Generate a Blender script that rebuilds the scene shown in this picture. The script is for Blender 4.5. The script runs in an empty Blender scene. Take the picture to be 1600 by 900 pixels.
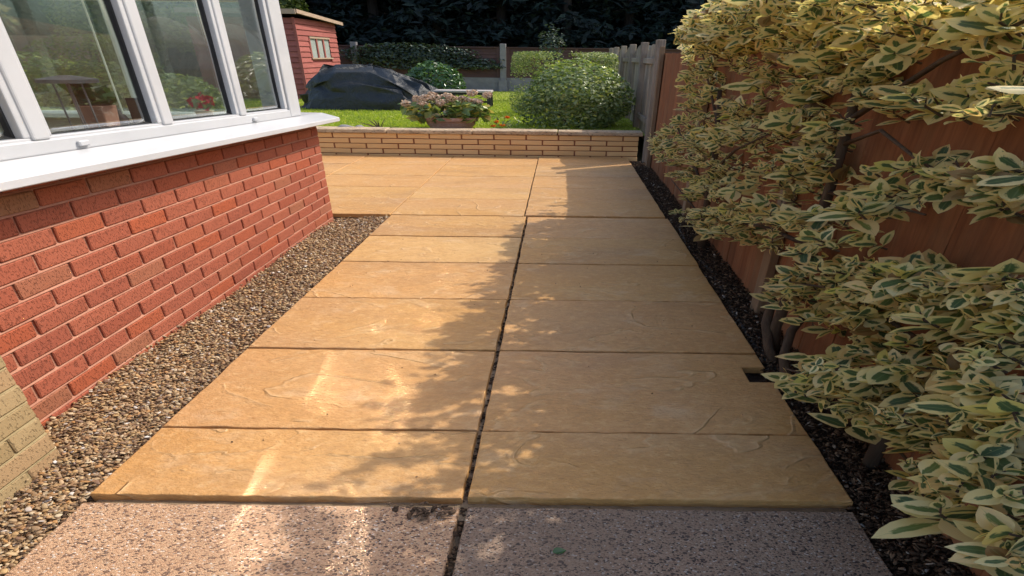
import bpy, math, random
import numpy as np
from mathutils import Matrix, Vector

S = bpy.context.scene
rnd = random.Random(7)
R = np.random.default_rng(7)

# ------------------------------------------------------------------ camera, world, sun, exposure
CAM_H = 1.3
pitch, roll = math.atan(362 / 720), 0.0125
fwd = Vector((0, math.cos(pitch), -math.sin(pitch)))
up0 = Vector((0, math.sin(pitch), math.cos(pitch)))
rt0 = Vector((1, 0, 0))
rt = rt0 * math.cos(roll) + up0 * math.sin(roll)
up = up0 * math.cos(roll) - rt0 * math.sin(roll)
cam = bpy.data.cameras.new('camera')
cam.sensor_width = 36.0
cam.lens = 36 * 720 / 1600
cam.shift_x = -75 / 1600
cam.clip_start, cam.clip_end = 0.02, 400
camo = bpy.data.objects.new('camera', cam)
m3 = Matrix((rt, up, -fwd)).transposed()
camo.matrix_world = Matrix.Translation((0, 0, CAM_H)) @ m3.to_4x4()
S.collection.objects.link(camo)
S.camera = camo

SUN = Vector((0.88, 0.38, 1.0)).normalized()
world = bpy.data.worlds.new('World')
S.world = world
world.use_nodes = True
wn = world.node_tree
sky = wn.nodes.new('ShaderNodeTexSky')
sky.sky_type = 'NISHITA'
sky.sun_disc = False
sky.sun_elevation = math.asin(SUN.z)
sky.dust_density = 2.5
sky.ozone_density = 0.4
sky.sun_rotation = math.atan2(SUN.x, SUN.y)
bg = wn.nodes['Background']
bg.inputs['Strength'].default_value = 0.15
wn.links.new(sky.outputs[0], bg.inputs['Color'])
sl = bpy.data.lights.new('sun', 'SUN')
sl.energy = 2.15
sl.angle = math.radians(0.5)
sl.color = (1.0, 0.93, 0.82)
so = bpy.data.objects.new('sun', sl)
so.rotation_euler = SUN.to_track_quat('Z', 'Y').to_euler()
so.location = (6, 3, 8)
S.collection.objects.link(so)
S.view_settings.view_transform = 'Standard'
S.view_settings.look = 'None'
S.view_settings.gamma = 1
S.view_settings.exposure = 0.94
S.cycles.use_denoising = True
S.cycles.max_bounces = 8
S.cycles.use_guiding = True
S.cycles.sample_clamp_indirect = 0.0
S.cycles.blur_glossy = 0.0
S.cycles.transparent_max_bounces = 12
S.cycles.caustics_reflective = True
S.cycles.caustics_refractive = False

# ------------------------------------------------------------------ node helpers
def new_mat(name):
    m = bpy.data.materials.new(name)
    m.use_nodes = True
    nt = m.node_tree
    nt.nodes.clear()
    out = nt.nodes.new('ShaderNodeOutputMaterial')
    return m, nt, out

class G:
    """tiny wrapper round a node tree"""
    def __init__(s, nt): s.nt = nt
    def n(s, t, **kw):
        nd = s.nt.nodes.new('ShaderNode' + t)
        ins = kw.pop('i', {})
        for k, v in kw.items(): setattr(nd, k, v)
        for k, v in ins.items(): s.set(nd, k, v)
        return nd
    def set(s, nd, k, v):
        sk = nd.inputs[k]
        if hasattr(v, 'links') or isinstance(v, bpy.types.NodeSocket): s.nt.links.new(v, sk)
        else:
            if isinstance(v, tuple) and len(v) == 3 and sk.type == 'RGBA': v = (*v, 1)
            sk.default_value = v
    def coord(s, which='Object', scale=(1, 1, 1), jitter=False):
        tc = s.n('TexCoord').outputs[which]
        if jitter:
            oi = s.n('ObjectInfo').outputs['Random']
            mm = s.n('VectorMath', operation='SCALE', i={0: (37.0, 19.0, 53.0)})
            s.set(mm, 'Scale', oi)
            tc = s.n('VectorMath', operation='ADD', i={0: tc, 1: mm.outputs[0]}).outputs[0]
        return s.n('Mapping', i={'Vector': tc, 'Scale': scale}).outputs[0]
    def noise(s, vec, scale, detail=4, rough=.55, dist=0, typ='FBM'):
        return s.n('TexNoise', noise_type=typ, i={'Vector': vec, 'Scale': scale, 'Detail': detail, 'Roughness': rough, 'Distortion': dist}).outputs[0]
    def ramp(s, fac, stops, interp='LINEAR'):
        nd = s.n('ValToRGB', i={'Fac': fac})
        cr = nd.color_ramp
        cr.interpolation = interp
        while len(cr.elements) < len(stops): cr.elements.new(.5)
        for e, (p, c) in zip(cr.elements, stops):
            e.position = p
            e.color = (*c, 1) if len(c) == 3 else c
        return nd.outputs[0]
    def mix(s, f, a, b, blend='MIX'):
        nd = s.n('Mix', data_type='RGBA', blend_type=blend)
        for k, v in ((0, f), (6, a), (7, b)):
            sk = nd.inputs[k]
            if isinstance(v, bpy.types.NodeSocket): s.nt.links.new(v, sk)
            else: sk.default_value = (*v, 1) if isinstance(v, tuple) and len(v) == 3 else v
        return nd.outputs[2]
    def math(s, op, a, b=0.0, c=None):
        nd = s.n('Math', operation=op)
        s.set(nd, 0, a); s.set(nd, 1, b)
        if c is not None: s.set(nd, 2, c)
        return nd.outputs[0]
    def bump(s, h, strength=.3, dist=.01, nrm=None):
        nd = s.n('Bump', i={'Height': h, 'Strength': strength, 'Distance': dist})
        if nrm is not None: s.set(nd, 'Normal', nrm)
        return nd.outputs[0]
    def pbr(s, col, rough=.6, nrm=None, **kw):
        nd = s.n('BsdfPrincipled', i={'Base Color': col, 'Roughness': rough})
        if nrm is not None: s.set(nd, 'Normal', nrm)
        for k, v in kw.items(): s.set(nd, k.replace('_', ' '), v)
        return nd.outputs[0]
    def out(s, o, sh): s.nt.links.new(sh, o.inputs['Surface'])

def rough_mat(name, c1, c2, scale=8, rough=.7, bump=.3, bscale=60, bdist=.004, c3=None, stretch=(.45, 1, 1), coord='Object', jitter=True, objvar=0.0, spec=.4):
    m, nt, o = new_mat(name); g = G(nt)
    v = g.coord(coord, stretch, jitter)
    a = g.noise(v, scale, 5, .6)
    col = g.ramp(a, [(.3, c1), (.7, c2)])
    if c3:
        b = g.noise(v, scale * 6, 3, .6)
        col = g.mix(g.ramp(b, [(.5, (0, 0, 0)), (.68, (1, 1, 1))]), col, c3)
    if objvar:
        oi = g.n('ObjectInfo').outputs['Random']
        col = g.n('HueSaturation', i={'Color': col, 'Value': g.math('MULTIPLY_ADD', oi, objvar * 2, 1 - objvar)}).outputs[0]
    nz = g.noise(v, bscale, 5, .65)
    g.out(o, g.pbr(col, rough, g.bump(nz, bump, bdist), Specular_IOR_Level=spec))
    return m

M = {}
def slab_mat():
    m, nt, o = new_mat('riven_buff_slab'); g = G(nt)
    v = g.coord('Object', (.45, 1, 1), True)
    oi = g.n('ObjectInfo').outputs['Random']
    big = g.noise(v, 2.2, 4, .55)
    base = g.ramp(big, [(.28, (.44, .225, .062)), (.5, (.55, .30, .096)), (.72, (.62, .38, .14))])
    tint = g.ramp(oi, [(0, (.57, .31, .095)), (.3, (.51, .265, .074)), (.6, (.59, .305, .096)), (.8, (.54, .275, .105)), (1, (.61, .37, .14))])
    col = g.mix(.6, base, tint)
    dr = g.noise(v, 1.7, 5, .7, .8)
    col = g.mix(g.ramp(dr, [(.50, (0, 0, 0)), (.66, (.55, .55, .55))]), col, (.36, .20, .085))
    wr = g.noise(v, 6.5, 5, .7)
    col = g.mix(g.ramp(wr, [(.56, (0, 0, 0)), (.72, (.4, .4, .4))]), col, (.68, .52, .34))
    # faint pink iron stains and grey bloom near worn ridges
    st = g.noise(v, 1.1, 3, .5)
    col = g.mix(g.ramp(st, [(.52, (0, 0, 0)), (.75, (.5, .5, .5))]), col, (.47, .26, .15))
    mo = g.noise(v, 48, 4, .7)
    col = g.mix(g.ramp(mo, [(.36, (.42, .42, .42)), (.52, (0, 0, 0))]), col, (.36, .19, .065))
    col = g.mix(g.ramp(mo, [(.54, (0, 0, 0)), (.70, (.38, .38, .38))]), col, (.72, .50, .25))
    gr = g.noise(v, 160, 3, .6)
    col = g.mix(g.math('MULTIPLY', gr, .22), col, (.30, .17, .08))
    # stepped riven relief: contour edges of a warped height field
    h = g.noise(v, 2.3, 4, .5, .7)
    st1 = g.math('SUBTRACT', g.math('MULTIPLY', h, 7.0), g.math('FLOOR', g.math('MULTIPLY', h, 7.0)))
    saw = g.ramp(st1, [(0, (0, 0, 0)), (.80, (.28, .28, .28)), (.93, (1, 1, 1)), (1, (0, 0, 0))])
    mask = g.ramp(g.noise(v, 5.0, 4, .65), [(.44, (0, 0, 0)), (.56, (1, 1, 1))])
    ridge = g.math('MULTIPLY', saw, mask)
    soft = g.noise(v, 9, 5, .6, .4)
    fine = g.noise(v, 110, 4, .65)
    hh = g.math('ADD', g.math('MULTIPLY', ridge, .6), g.math('ADD', g.math('MULTIPLY', soft, .9), g.math('MULTIPLY', fine, .55)))
    col = g.mix(g.math('MULTIPLY', ridge, .30), col, (.70, .50, .28))
    g.out(o, g.pbr(col, g.ramp(fine, [(.3, (.36,) * 3), (.7, (.56,) * 3)]), g.bump(hh, .85, .014), Specular_IOR_Level=.55))
    return m
M['slab'] = slab_mat()

def aggregate_mat(name, sat, dirt):
    m, nt, o = new_mat(name); g = G(nt)
    v = g.coord('Object', (.5, 1, 1), True)
    vo = g.n('TexVoronoi', i={'Vector': v, 'Scale': 330.0, 'Randomness': 1.0})
    rndv = g.n('SeparateColor', i={'Color': vo.outputs['Color']}).outputs[0]
    col = g.ramp(rndv, [(0, (.05, .035, .03)), (.13, (.09, .055, .045)), (.16, (.35, .205, .12)), (.5, (.50, .30, .175)), (.8, (.56, .37, .225)), (.955, (.48, .32, .20)), (.965, (.72, .62, .52))], 'LINEAR')
    v2 = g.n('TexVoronoi', i={'Vector': v, 'Scale': 95.0})
    r2 = g.n('SeparateColor', i={'Color': v2.outputs['Color']}).outputs[1]
    pick = g.math('MULTIPLY', g.math('GREATER_THAN', r2, .82), g.math('LESS_THAN', v2.outputs['Distance'], .36))
    col = g.mix(g.math('MULTIPLY', pick, .85), col, (.075, .045, .04))
    big = g.noise(v, 3.5, 3, .5)
    col = g.mix(g.ramp(big, [(.4, (0, 0, 0)), (.75, (.5, .5, .5))]), col, dirt)
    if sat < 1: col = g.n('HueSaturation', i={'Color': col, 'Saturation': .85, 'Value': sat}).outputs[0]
    h = g.math('SUBTRACT', 1.0, vo.outputs['Distance'])
    g.out(o, g.pbr(col, .6, g.bump(h, .6, .006), Specular_IOR_Level=.4))
    return m
M['aggregate'] = aggregate_mat('exposed_aggregate', 1.0, (.42, .24, .135))
M['aggregate_shaded'] = aggregate_mat('shaded_grey_aggregate', .56, (.29, .19, .12))  # same aggregate, darkened and greyed: shade painted into the right-hand slabs

def brick_mat(name, stops, pit=.55, pitcol=(.05, .02, .015), coord_scale=(1, 1, 1), grade=.25):
    m, nt, o = new_mat(name); g = G(nt)
    v = g.coord('Object', coord_scale, True)
    oi = g.n('ObjectInfo').outputs['Random']
    col = g.ramp(oi, stops)
    a = g.noise(v, 16, 4, .6)
    col = g.mix(g.math('MULTIPLY', a, grade), col, tuple(c * .55 for c in stops[0][1]))
    st = g.n('Mapping', i={'Vector': v, 'Scale': (1, 1, .42)}).outputs[0]
    p = g.noise(st, 190, 2, .5)
    pits = g.ramp(p, [(pit, (0, 0, 0)), (pit + .1, (1, 1, 1))])
    col = g.mix(g.math('MULTIPLY', g.math('MULTIPLY', pits, g.noise(v, 9, 2)), .55), col, pitcol)
    fine = g.noise(v, 230, 3, .7)
    h = g.math('SUBTRACT', g.math('MULTIPLY', fine, .5), g.math('MULTIPLY', pits, 1.0))
    g.out(o, g.pbr(col, .8, g.bump(h, .7, .004), Specular_IOR_Level=.25))
    return m
M['red_brick'] = brick_mat('red_brick', [(0, (.33, .092, .052)), (.3, (.36, .11, .062)), (.55, (.29, .082, .048)), (.75, (.38, .095, .042)), (.93, (.33, .115, .066)), (.985, (.32, .13, .07)), (1, (.29, .155, .083))])
M['plinth_brick'] = brick_mat('house_brick', [(0, (.30, .215, .105)), (.5, (.36, .26, .135)), (.8, (.32, .24, .12)), (1, (.38, .235, .125))], .58, (.06, .04, .02))
M['buff_brick'] = brick_mat('buff_brick', [(0, (.66, .40, .18)), (.5, (.72, .46, .22)), (1, (.68, .41, .18))], .66, (.35, .18, .08), (.45, 1, 1), .12)
M['red_mortar'] = rough_mat('red_mortar', (.33, .145, .095), (.44, .215, .14), 20, .9, .5, 150, .003)
M['pale_mortar'] = rough_mat('pale_mortar', (.26, .20, .10), (.36, .28, .15), 20, .9, .5, 150, .003)
M['dark_mortar'] = rough_mat('dark_mortar', (.20, .075, .035), (.26, .11, .055), 20, .9, .5, 150, .003)
M['coping'] = rough_mat('coping_stone', (.36, .24, .14), (.52, .40, .27), 9, .85, .6, 70, .006, (.16, .12, .08))
M['concrete'] = rough_mat('concrete', (.16, .15, .15), (.24, .225, .22), 8, .85, .4, 90, .004)
M['upvc'] = rough_mat('white_upvc', (.41, .415, .42), (.48, .48, .485), 2.5, .30, .05, 30, .001, spec=.5)
M['gasket'] = rough_mat('black_gasket', (.015, .015, .018), (.03, .03, .03), 5, .5, .1)
M['plaster'] = rough_mat('cream_plaster', (.55, .50, .36), (.62, .56, .42), 5, .8, .2)
M['inner_frame'] = rough_mat('inner_frame', (.62, .66, .54), (.70, .72, .60), 5, .4, .05, 30, .001)
M['tile'] = rough_mat('floor_tile', (.34, .27, .2), (.42, .34, .26), 3, .4, .1)
M['terracotta'] = rough_mat('terracotta', (.36, .17, .12), (.46, .24, .17), 9, .75, .3, 90, .003, (.50, .34, .27))
M['potting'] = rough_mat('potting_soil', (.03, .02, .015), (.06, .04, .03), 30, .95, .8, 90, .01)
M['soil'] = rough_mat('soil', (.025, .015, .010), (.07, .042, .027), 14, .95, 1.0, 60, .02, (.09, .06, .04), jitter=False)
M['grit'] = rough_mat('grit', (.20, .14, .085), (.34, .25, .16), 25, .95, 1.0, 120, .01, jitter=False)
M['ground'] = rough_mat('ground', (.05, .05, .02), (.09, .08, .035), 3, .95, .8, 30, .02, jitter=False)
M['lawn'] = rough_mat('lawn', (.21, .25, .03), (.40, .41, .07), 2.5, .9, .8, 60, .03, (.20, .24, .04), jitter=False)
def wood(name, c1, c2, c3=None, axis=2, rough=.8, objvar=.18):
    sc = [9, 9, 9]; sc[axis] = .7
    m, nt, o = new_mat(name); g = G(nt)
    v = g.coord('Object', tuple(sc), True)
    a = g.noise(v, 5, 5, .65, .6)
    col = g.ramp(a, [(.3, c1), (.7, c2)])
    if c3:
        b = g.noise(g.coord('Object', (1, 1, .5), True), 2.5, 4, .6)
        col = g.mix(g.ramp(b, [(.48, (0, 0, 0)), (.68, (.8, .8, .8))]), col, c3)
    oi = g.n('ObjectInfo').outputs['Random']
    col = g.n('HueSaturation', i={'Color': col, 'Value': g.math('MULTIPLY_ADD', oi, objvar * 2, 1 - objvar)}).outputs[0]
    g.out(o, g.pbr(col, rough, g.bump(a, .5, .006), Specular_IOR_Level=.3))
    return m
M['red_fence'] = wood('red_stained_fence', (.175, .062, .027), (.30, .115, .048), (.26, .135, .066))
M['grey_fence'] = wood('weathered_fence', (.16, .12, .09), (.32, .25, .19), (.40, .32, .25))
M['post_wood'] = wood('post_wood', (.20, .13, .075), (.32, .22, .14), (.22, .13, .07))
M['back_fence'] = wood('dark_panel_fence', (.06, .03, .026), (.10, .05, .042), (.09, .05, .045), axis=0)
M['pale_panel'] = wood('pale_panel_fence', (.26, .15, .12), (.38, .24, .20), (.36, .26, .22), axis=0)
M['shed'] = wood('red_shed', (.24, .068, .058), (.33, .108, .09), (.30, .10, .085), axis=1, objvar=.1)
M['trim'] = wood('pale_trim', (.30, .21, .15), (.42, .31, .23), None, axis=1)
M['bark'] = wood('bark', (.05, .035, .025), (.12, .085, .06), (.09, .07, .05), rough=.95)
M['dark_bark'] = wood('dark_bark', (.018, .014, .012), (.04, .032, .028), (.05, .04, .035), rough=.95)
M['shrub_bark'] = wood('shrub_bark', (.055, .035, .024), (.12, .08, .052), (.09, .06, .04), rough=.95)
M['bench'] = wood('bench_wood', (.30, .27, .25), (.46, .42, .40), None, axis=0)
M['dark_metal'] = rough_mat('dark_metal', (.012, .012, .014), (.025, .025, .028), 6, .5, .1)
M['felt'] = rough_mat('roof_felt', (.07, .06, .055), (.12, .10, .09), 8, .95, .5)
M['hose'] = rough_mat('hose_rubber', (.05, .045, .04), (.10, .09, .08), 8, .6, .2)

def glass_mat(name, tint=(.93, .96, .95), rough=0.0, extra=1.0):
    m, nt, o = new_mat(name); g = G(nt)
    ge = g.n('NewGeometry')
    dt = g.n('VectorMath', operation='DOT_PRODUCT', i={0: ge.outputs['Incoming'], 1: ge.outputs['Normal']}).outputs['Value']
    c1 = g.math('SUBTRACT', 1.0, g.math('ABSOLUTE', dt))
    f = g.math('MINIMUM', g.math('MULTIPLY', g.math('MULTIPLY_ADD', g.math('POWER', c1, 5.0), .957, .043), extra), 1.0)
    v = g.coord('Object', (1, 1, 1))
    nz = g.noise(v, 1.6, 2, .5)
    gl = g.n('BsdfGlossy', i={'Color': (1, 1, 1), 'Roughness': rough, 'Normal': g.bump(nz, .035, .02)}).outputs[0]
    tr = g.n('BsdfTransparent', i={'Color': tint}).outputs[0]
    mx = g.n('MixShader', i={0: f, 1: tr, 2: gl}).outputs[0]
    g.out(o, mx)
    return m
M['glass'] = glass_mat('window_glass', extra=4.4, rough=.026)
M['shed_glass'] = rough_mat('dusty_shed_glass', (.26, .29, .27), (.36, .39, .36), 4, .25, .05, spec=.6)
def roof_mat():
    m, nt, o = new_mat('polycarbonate'); g = G(nt)
    w = g.n('TexWave', i={'Vector': g.coord('Object'), 'Scale': 8.0}).outputs[0]
    d = g.n('BsdfTranslucent', i={'Color': g.ramp(w, [(0, (.62, .64, .62)), (1, (.72, .74, .72))])}).outputs[0]
    t = g.n('BsdfTransparent', i={'Color': (.8, .82, .8)}).outputs[0]
    g.out(o, g.n('MixShader', i={0: .35, 1: d, 2: t}).outputs[0])
    return m
M['roof'] = roof_mat()
def tarp_mat():
    m, nt, o = new_mat('tarpaulin'); g = G(nt)
    v = g.coord('Object')
    a = g.noise(v, 3, 4, .6, .5)
    col = g.ramp(a, [(.35, (.006, .008, .010)), (.7, (.013, .017, .020))])
    b = g.noise(v, 7, 5, .7, 1.2)
    g.out(o, g.pbr(col, .42, g.bump(b, .6, .05), Specular_IOR_Level=.5))
    return m
M['tarp'] = tarp_mat()

def attr_leaf(name, stops, rough=.45, trans=.35, spec=.5, ttint=(1.1, 1.25, .5)):
    """a leaf whose own colour comes from the per-leaf tone"""
    m, nt, o = new_mat(name); g = G(nt)
    t = g.n('Attribute', attribute_name='tone').outputs['Fac']
    col = g.ramp(t, stops)
    p = g.pbr(col, rough, Specular_IOR_Level=spec)
    tc = g.mix(1.0, col, ttint, 'MULTIPLY')
    tl = g.n('BsdfTranslucent', i={'Color': tc}).outputs[0]
    g.out(o, g.n('MixShader', i={0: trans, 1: p, 2: tl}).outputs[0])
    return m
def tone_mat(name, stops, rough=.75, bump=.3, bscale=90, spec=.3):
    m, nt, o = new_mat(name); g = G(nt)
    t = g.n('Attribute', attribute_name='tone').outputs['Fac']
    col = g.ramp(t, stops)
    v = g.coord('Object')
    nz = g.noise(v, bscale, 4, .6)
    col = g.mix(g.math('MULTIPLY', nz, .35), col, (.05, .04, .03))
    g.out(o, g.pbr(col, rough, g.bump(nz, bump, .004), Specular_IOR_Level=spec))
    return m
M['conifer'] = attr_leaf('conifer_spray', [(0, (.006, .011, .012)), (.6, (.010, .019, .018)), (1, (.017, .031, .024))], .7, .10, .2, (1, 1.1, .8))
M['ivy'] = attr_leaf('ivy_leaf', [(0, (.02, .035, .025)), (.7, (.045, .07, .045)), (1, (.09, .12, .07))], .4, .2)
M['bush'] = attr_leaf('bush_leaf', [(0, (.08, .12, .035)), (.6, (.20, .25, .09)), (.9, (.36, .39, .18)), (1, (.52, .50, .08))], .32, .35)
M['box'] = attr_leaf('clipped_leaf', [(0, (.11, .16, .04)), (.6, (.24, .28, .09)), (1, (.45, .44, .18))], .45, .35)
M['laurel'] = attr_leaf('laurel_leaf', [(0, (.02, .055, .02)), (.6, (.05, .11, .035)), (1, (.13, .21, .07))], .25, .25)
M['sunny'] = attr_leaf('sunny_leaf', [(0, (.05, .08, .015)), (.6, (.11, .15, .03)), (1, (.24, .25, .05))], .5, .4)
M['grass'] = attr_leaf('grass_blade', [(0, (.21, .29, .02)), (.6, (.36, .43, .045)), (1, (.54, .53, .12))], .5, .35)
M['hydrangea'] = attr_leaf('pot_leaf', [(0, (.08, .14, .04)), (.5, (.17, .22, .07)), (.75, (.36, .36, .10)), (.9, (.55, .36, .06)), (1, (.62, .58, .40))], .4, .3)
M['dry_flower'] = attr_leaf('dried_flower', [(0, (.42, .27, .19)), (.6, (.62, .46, .34)), (1, (.74, .62, .48))], .8, .25, .2, (1, 1, .9))
M['orange_flower'] = attr_leaf('orange_flower', [(0, (.65, .13, .02)), (1, (.75, .30, .03))], .6, .35, .2, (1, .9, .6))
M['red_flower'] = attr_leaf('red_flower', [(0, (.35, .02, .03)), (1, (.55, .05, .06))], .5, .3, .3, (1, .7, .7))
M['pebble'] = tone_mat('pebble', [(0, (.10, .06, .04)), (.10, (.36, .21, .10)), (.22, (.26, .16, .09)), (.34, (.56, .40, .21)), (.45, (.18, .11, .08)), (.55, (.48, .25, .09)), (.65, (.62, .50, .33)), (.75, (.26, .155, .08)), (.88, (.56, .36, .16)), (.96, (.34, .25, .19)), (1, (.80, .74, .66))], .6)
M['chip'] = tone_mat('bark_chip', [(0, (.025, .015, .010)), (.4, (.075, .045, .028)), (.8, (.15, .09, .055)), (.95, (.28, .185, .115)), (1, (.55, .48, .40))], .95, spec=.1)
M['flake'] = tone_mat('leaf_litter', [(0, (.06, .035, .02)), (.6, (.14, .085, .05)), (1, (.26, .18, .12))], .85)

def variegated_mat():
    m, nt, o = new_mat('variegated_leaf'); g = G(nt)
    uv = g.n('UVMap').outputs[0]
    sp = g.n('SeparateXYZ', i={0: uv})
    u, vv = sp.outputs[0], sp.outputs[1]
    t = g.n('Attribute', attribute_name='tone').outputs['Fac']
    off = g.n('CombineXYZ', i={0: g.math('MULTIPLY', t, 61.0), 1: g.math('MULTIPLY', t, 23.0)}).outputs[0]
    uvm = g.n('Mapping', i={'Vector': uv, 'Scale': (1.0, .55, 1)}).outputs[0]
    vec = g.n('VectorMath', operation='ADD', i={0: uvm, 1: off}).outputs[0]
    nz = g.noise(vec, 4.6, 4, .65)
    edge = g.math('SUBTRACT', 1.0, g.math('ABSOLUTE', g.math('MULTIPLY_ADD', u, 2.0, -1.0)))
    tip = g.math('MULTIPLY', g.math('SUBTRACT', 1.0, vv), 2.6)
    e = g.math('MINIMUM', edge, tip)
    e = g.math('ADD', e, g.math('MULTIPLY_ADD', nz, .95, -.475))
    thr = g.math('MULTIPLY_ADD', g.math('FRACT', g.math('MULTIPLY', t, 7.3)), .36, .40)
    fac = g.math('DIVIDE', g.math('SUBTRACT', e, thr), .13)
    fac = g.n('Clamp', i={0: fac}).outputs[0]
    green = g.ramp(g.math('FRACT', g.math('MULTIPLY', t, 3.7)), [(0, (.065, .125, .070)), (.5, (.12, .19, .075)), (.85, (.19, .26, .08)), (1, (.28, .35, .09))])
    green = g.mix(g.math('MULTIPLY', nz, .6), green, (.10, .16, .06))
    cream = g.ramp(g.math('FRACT', g.math('MULTIPLY', t, 5.1)), [(0, (.82, .69, .31)), (.6, (.88, .77, .42)), (.9, (.80, .57, .25)), (1, (.74, .72, .22))])
    col = g.mix(fac, cream, green)
    dead = g.math('GREATER_THAN', g.math('FRACT', g.math('MULTIPLY', t, 11.9)), .965)
    col = g.mix(g.math('MULTIPLY', dead, .85), col, (.24, .13, .05))
    mid = g.math('LESS_THAN', g.math('ABSOLUTE', g.math('SUBTRACT', u, .5)), .025)
    col = g.mix(g.math('MULTIPLY', mid, .35), col, (.30, .36, .16))
    vein = g.n('TexWave', i={'Vector': uvm, 'Scale': 5.0, 'Distortion': 1.5}).outputs[0]
    p = g.pbr(col, .5, g.bump(g.math('ADD', vein, g.math('MULTIPLY', nz, 2.0)), .18, .004), Specular_IOR_Level=.5)
    tl = g.n('BsdfTranslucent', i={'Color': g.mix(1.0, col, (1.08, 1.06, .70), 'MULTIPLY')}).outputs[0]
    g.out(o, g.n('MixShader', i={0: .45, 1: p, 2: tl}).outputs[0])
    return m
M['variegated'] = variegated_mat()

# ------------------------------------------------------------------ object helpers
COL = S.collection
def tag(o, label=None, cat=None, group=None, kind=None):
    if label: o['label'] = label
    if cat: o['category'] = cat
    if group: o['group'] = group
    if kind: o['kind'] = kind
    return o
def empty(name, loc=(0, 0, 0), label=None, cat=None, group=None, kind=None):
    o = bpy.data.objects.new(name, None)
    o.empty_display_size = .1
    COL.objects.link(o)
    o.location = loc
    return tag(o, label, cat, group, kind)
def link(name, me, parent=None, loc=(0, 0, 0)):
    o = bpy.data.objects.new(name, me)
    COL.objects.link(o)
    if parent is not None:
        o.parent = parent
        pl = parent.matrix_basis.translation
        q = parent.parent
        while q is not None:
            pl = pl + q.matrix_basis.translation
            q = q.parent
        o.location = Vector(loc) - pl
    else:
        o.location = loc
    return o
def mesh(name, V, Fc, mat, smooth=False, uv=None, tone=None):
    me = bpy.data.meshes.new(name)
    V = np.asarray(V, dtype=np.float32)
    if isinstance(Fc, np.ndarray):
        n, k = Fc.shape
        me.vertices.add(len(V)); me.vertices.foreach_set('co', V.ravel())
        me.loops.add(n * k); me.loops.foreach_set('vertex_index', Fc.astype(np.int32).ravel())
        me.polygons.add(n); me.polygons.foreach_set('loop_start', np.arange(0, n * k, k, dtype=np.int32))
        me.update(calc_edges=True)
    else:
        me.from_pydata(V.tolist(), [], Fc)
    if smooth: me.polygons.foreach_set('use_smooth', [True] * len(me.polygons))
    if uv is not None:
        l = me.uv_layers.new(name='UVMap')
        idx = np.empty(len(me.loops), dtype=np.int32); me.loops.foreach_get('vertex_index', idx)
        l.data.foreach_set('uv', np.asarray(uv, dtype=np.float32)[idx].ravel())
    if tone is not None:
        a = me.attributes.new('tone', 'FLOAT', 'POINT')
        a.data.foreach_set('value', np.asarray(tone, dtype=np.float32))
    me.materials.append(mat)
    me.update()
    return me
BOXF = [(0, 3, 2, 1), (4, 5, 6, 7), (0, 1, 5, 4), (1, 2, 6, 5), (2, 3, 7, 6), (3, 0, 4, 7)]
class MB:
    def __init__(s): s.v, s.f = [], []
    def add(s, V, Fc):
        b = len(s.v)
        s.v += [tuple(p) for p in V]
        s.f += [tuple(i + b for i in q) for q in Fc]
        return s
    def box(s, x0, x1, y0, y1, z0, z1):
        return s.add([(x0, y0, z0), (x1, y0, z0), (x1, y1, z0), (x0, y1, z0), (x0, y0, z1), (x1, y0, z1), (x1, y1, z1), (x0, y1, z1)], BOXF)
    def prism(s, prof, y0, y1):
        """profile in x,z run along y"""
        n = len(prof)
        V = [(x, y0, z) for x, z in prof] + [(x, y1, z) for x, z in prof]
        Fc = [(i, (i + 1) % n, n + (i + 1) % n, n + i) for i in range(n)] + [tuple(range(n))[::-1], tuple(range(n, 2 * n))]
        return s.add(V, Fc)
    def tube(s, pts, rad, sides=7, sx=1.0):
        pts = [Vector(p) for p in pts]
        ring = []
        for i, p in enumerate(pts):
            d = (pts[min(i + 1, len(pts) - 1)] - pts[max(i - 1, 0)]).normalized()
            a = d.cross(Vector((0, 0, 1)) if abs(d.z) < .9 else Vector((1, 0, 0))).normalized()
            b = d.cross(a)
            r = rad[i] if isinstance(rad, (list, tuple)) else rad
            if r > .011: r *= rnd.uniform(.86, 1.14)
            ring.append([p + Vector((((a * math.cos(t) + b * math.sin(t)) * r).x * sx, ((a * math.cos(t) + b * math.sin(t)) * r).y, ((a * math.cos(t) + b * math.sin(t)) * r).z)) for t in [2 * math.pi * k / sides for k in range(sides)]])
        V = [q for rg in ring for q in rg]
        Fc = []
        for i in range(len(pts) - 1):
            for k in range(sides):
                Fc.append((i * sides + k, i * sides + (k + 1) % sides, (i + 1) * sides + (k + 1) % sides, (i + 1) * sides + k))
        Fc.append(tuple(range(sides))[::-1]); Fc.append(tuple(range((len(pts) - 1) * sides, len(pts) * sides)))
        return s.add(V, Fc)
    def lathe(s, prof, c, n=28, sx=1.0):
        b = [(c[0] + r * math.cos(2 * math.pi * k / n) * sx, c[1] + r * math.sin(2 * math.pi * k / n), c[2] + z) for r, z in prof for k in range(n)]
        Fc = [(i * n + k, i * n + (k + 1) % n, (i + 1) * n + (k + 1) % n, (i + 1) * n + k) for i in range(len(prof) - 1) for k in range(n)]
        Fc.append(tuple(range(n))[::-1]); Fc.append(tuple(range((len(prof) - 1) * n, len(prof) * n)))
        return s.add(b, Fc)
    def map(s, fn): s.v = [fn(*p) for p in s.v]; return s
    def build(s, name, mat, parent=None, smooth=False, bevel=0.0, seg=1):
        me = mesh(name, s.v, s.f, mat, smooth)
        o = link(name, me, None)
        if parent is not None:
            o.parent = parent
            t = Vector((0, 0, 0)); q = parent
            while q is not None:
                t += q.matrix_basis.translation; q = q.parent
            o.location = -t
        if bevel:
            md = o.modifiers.new('bevel', 'BEVEL'); md.width = bevel; md.segments = seg; md.limit_method = 'ANGLE'
        return o
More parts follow.
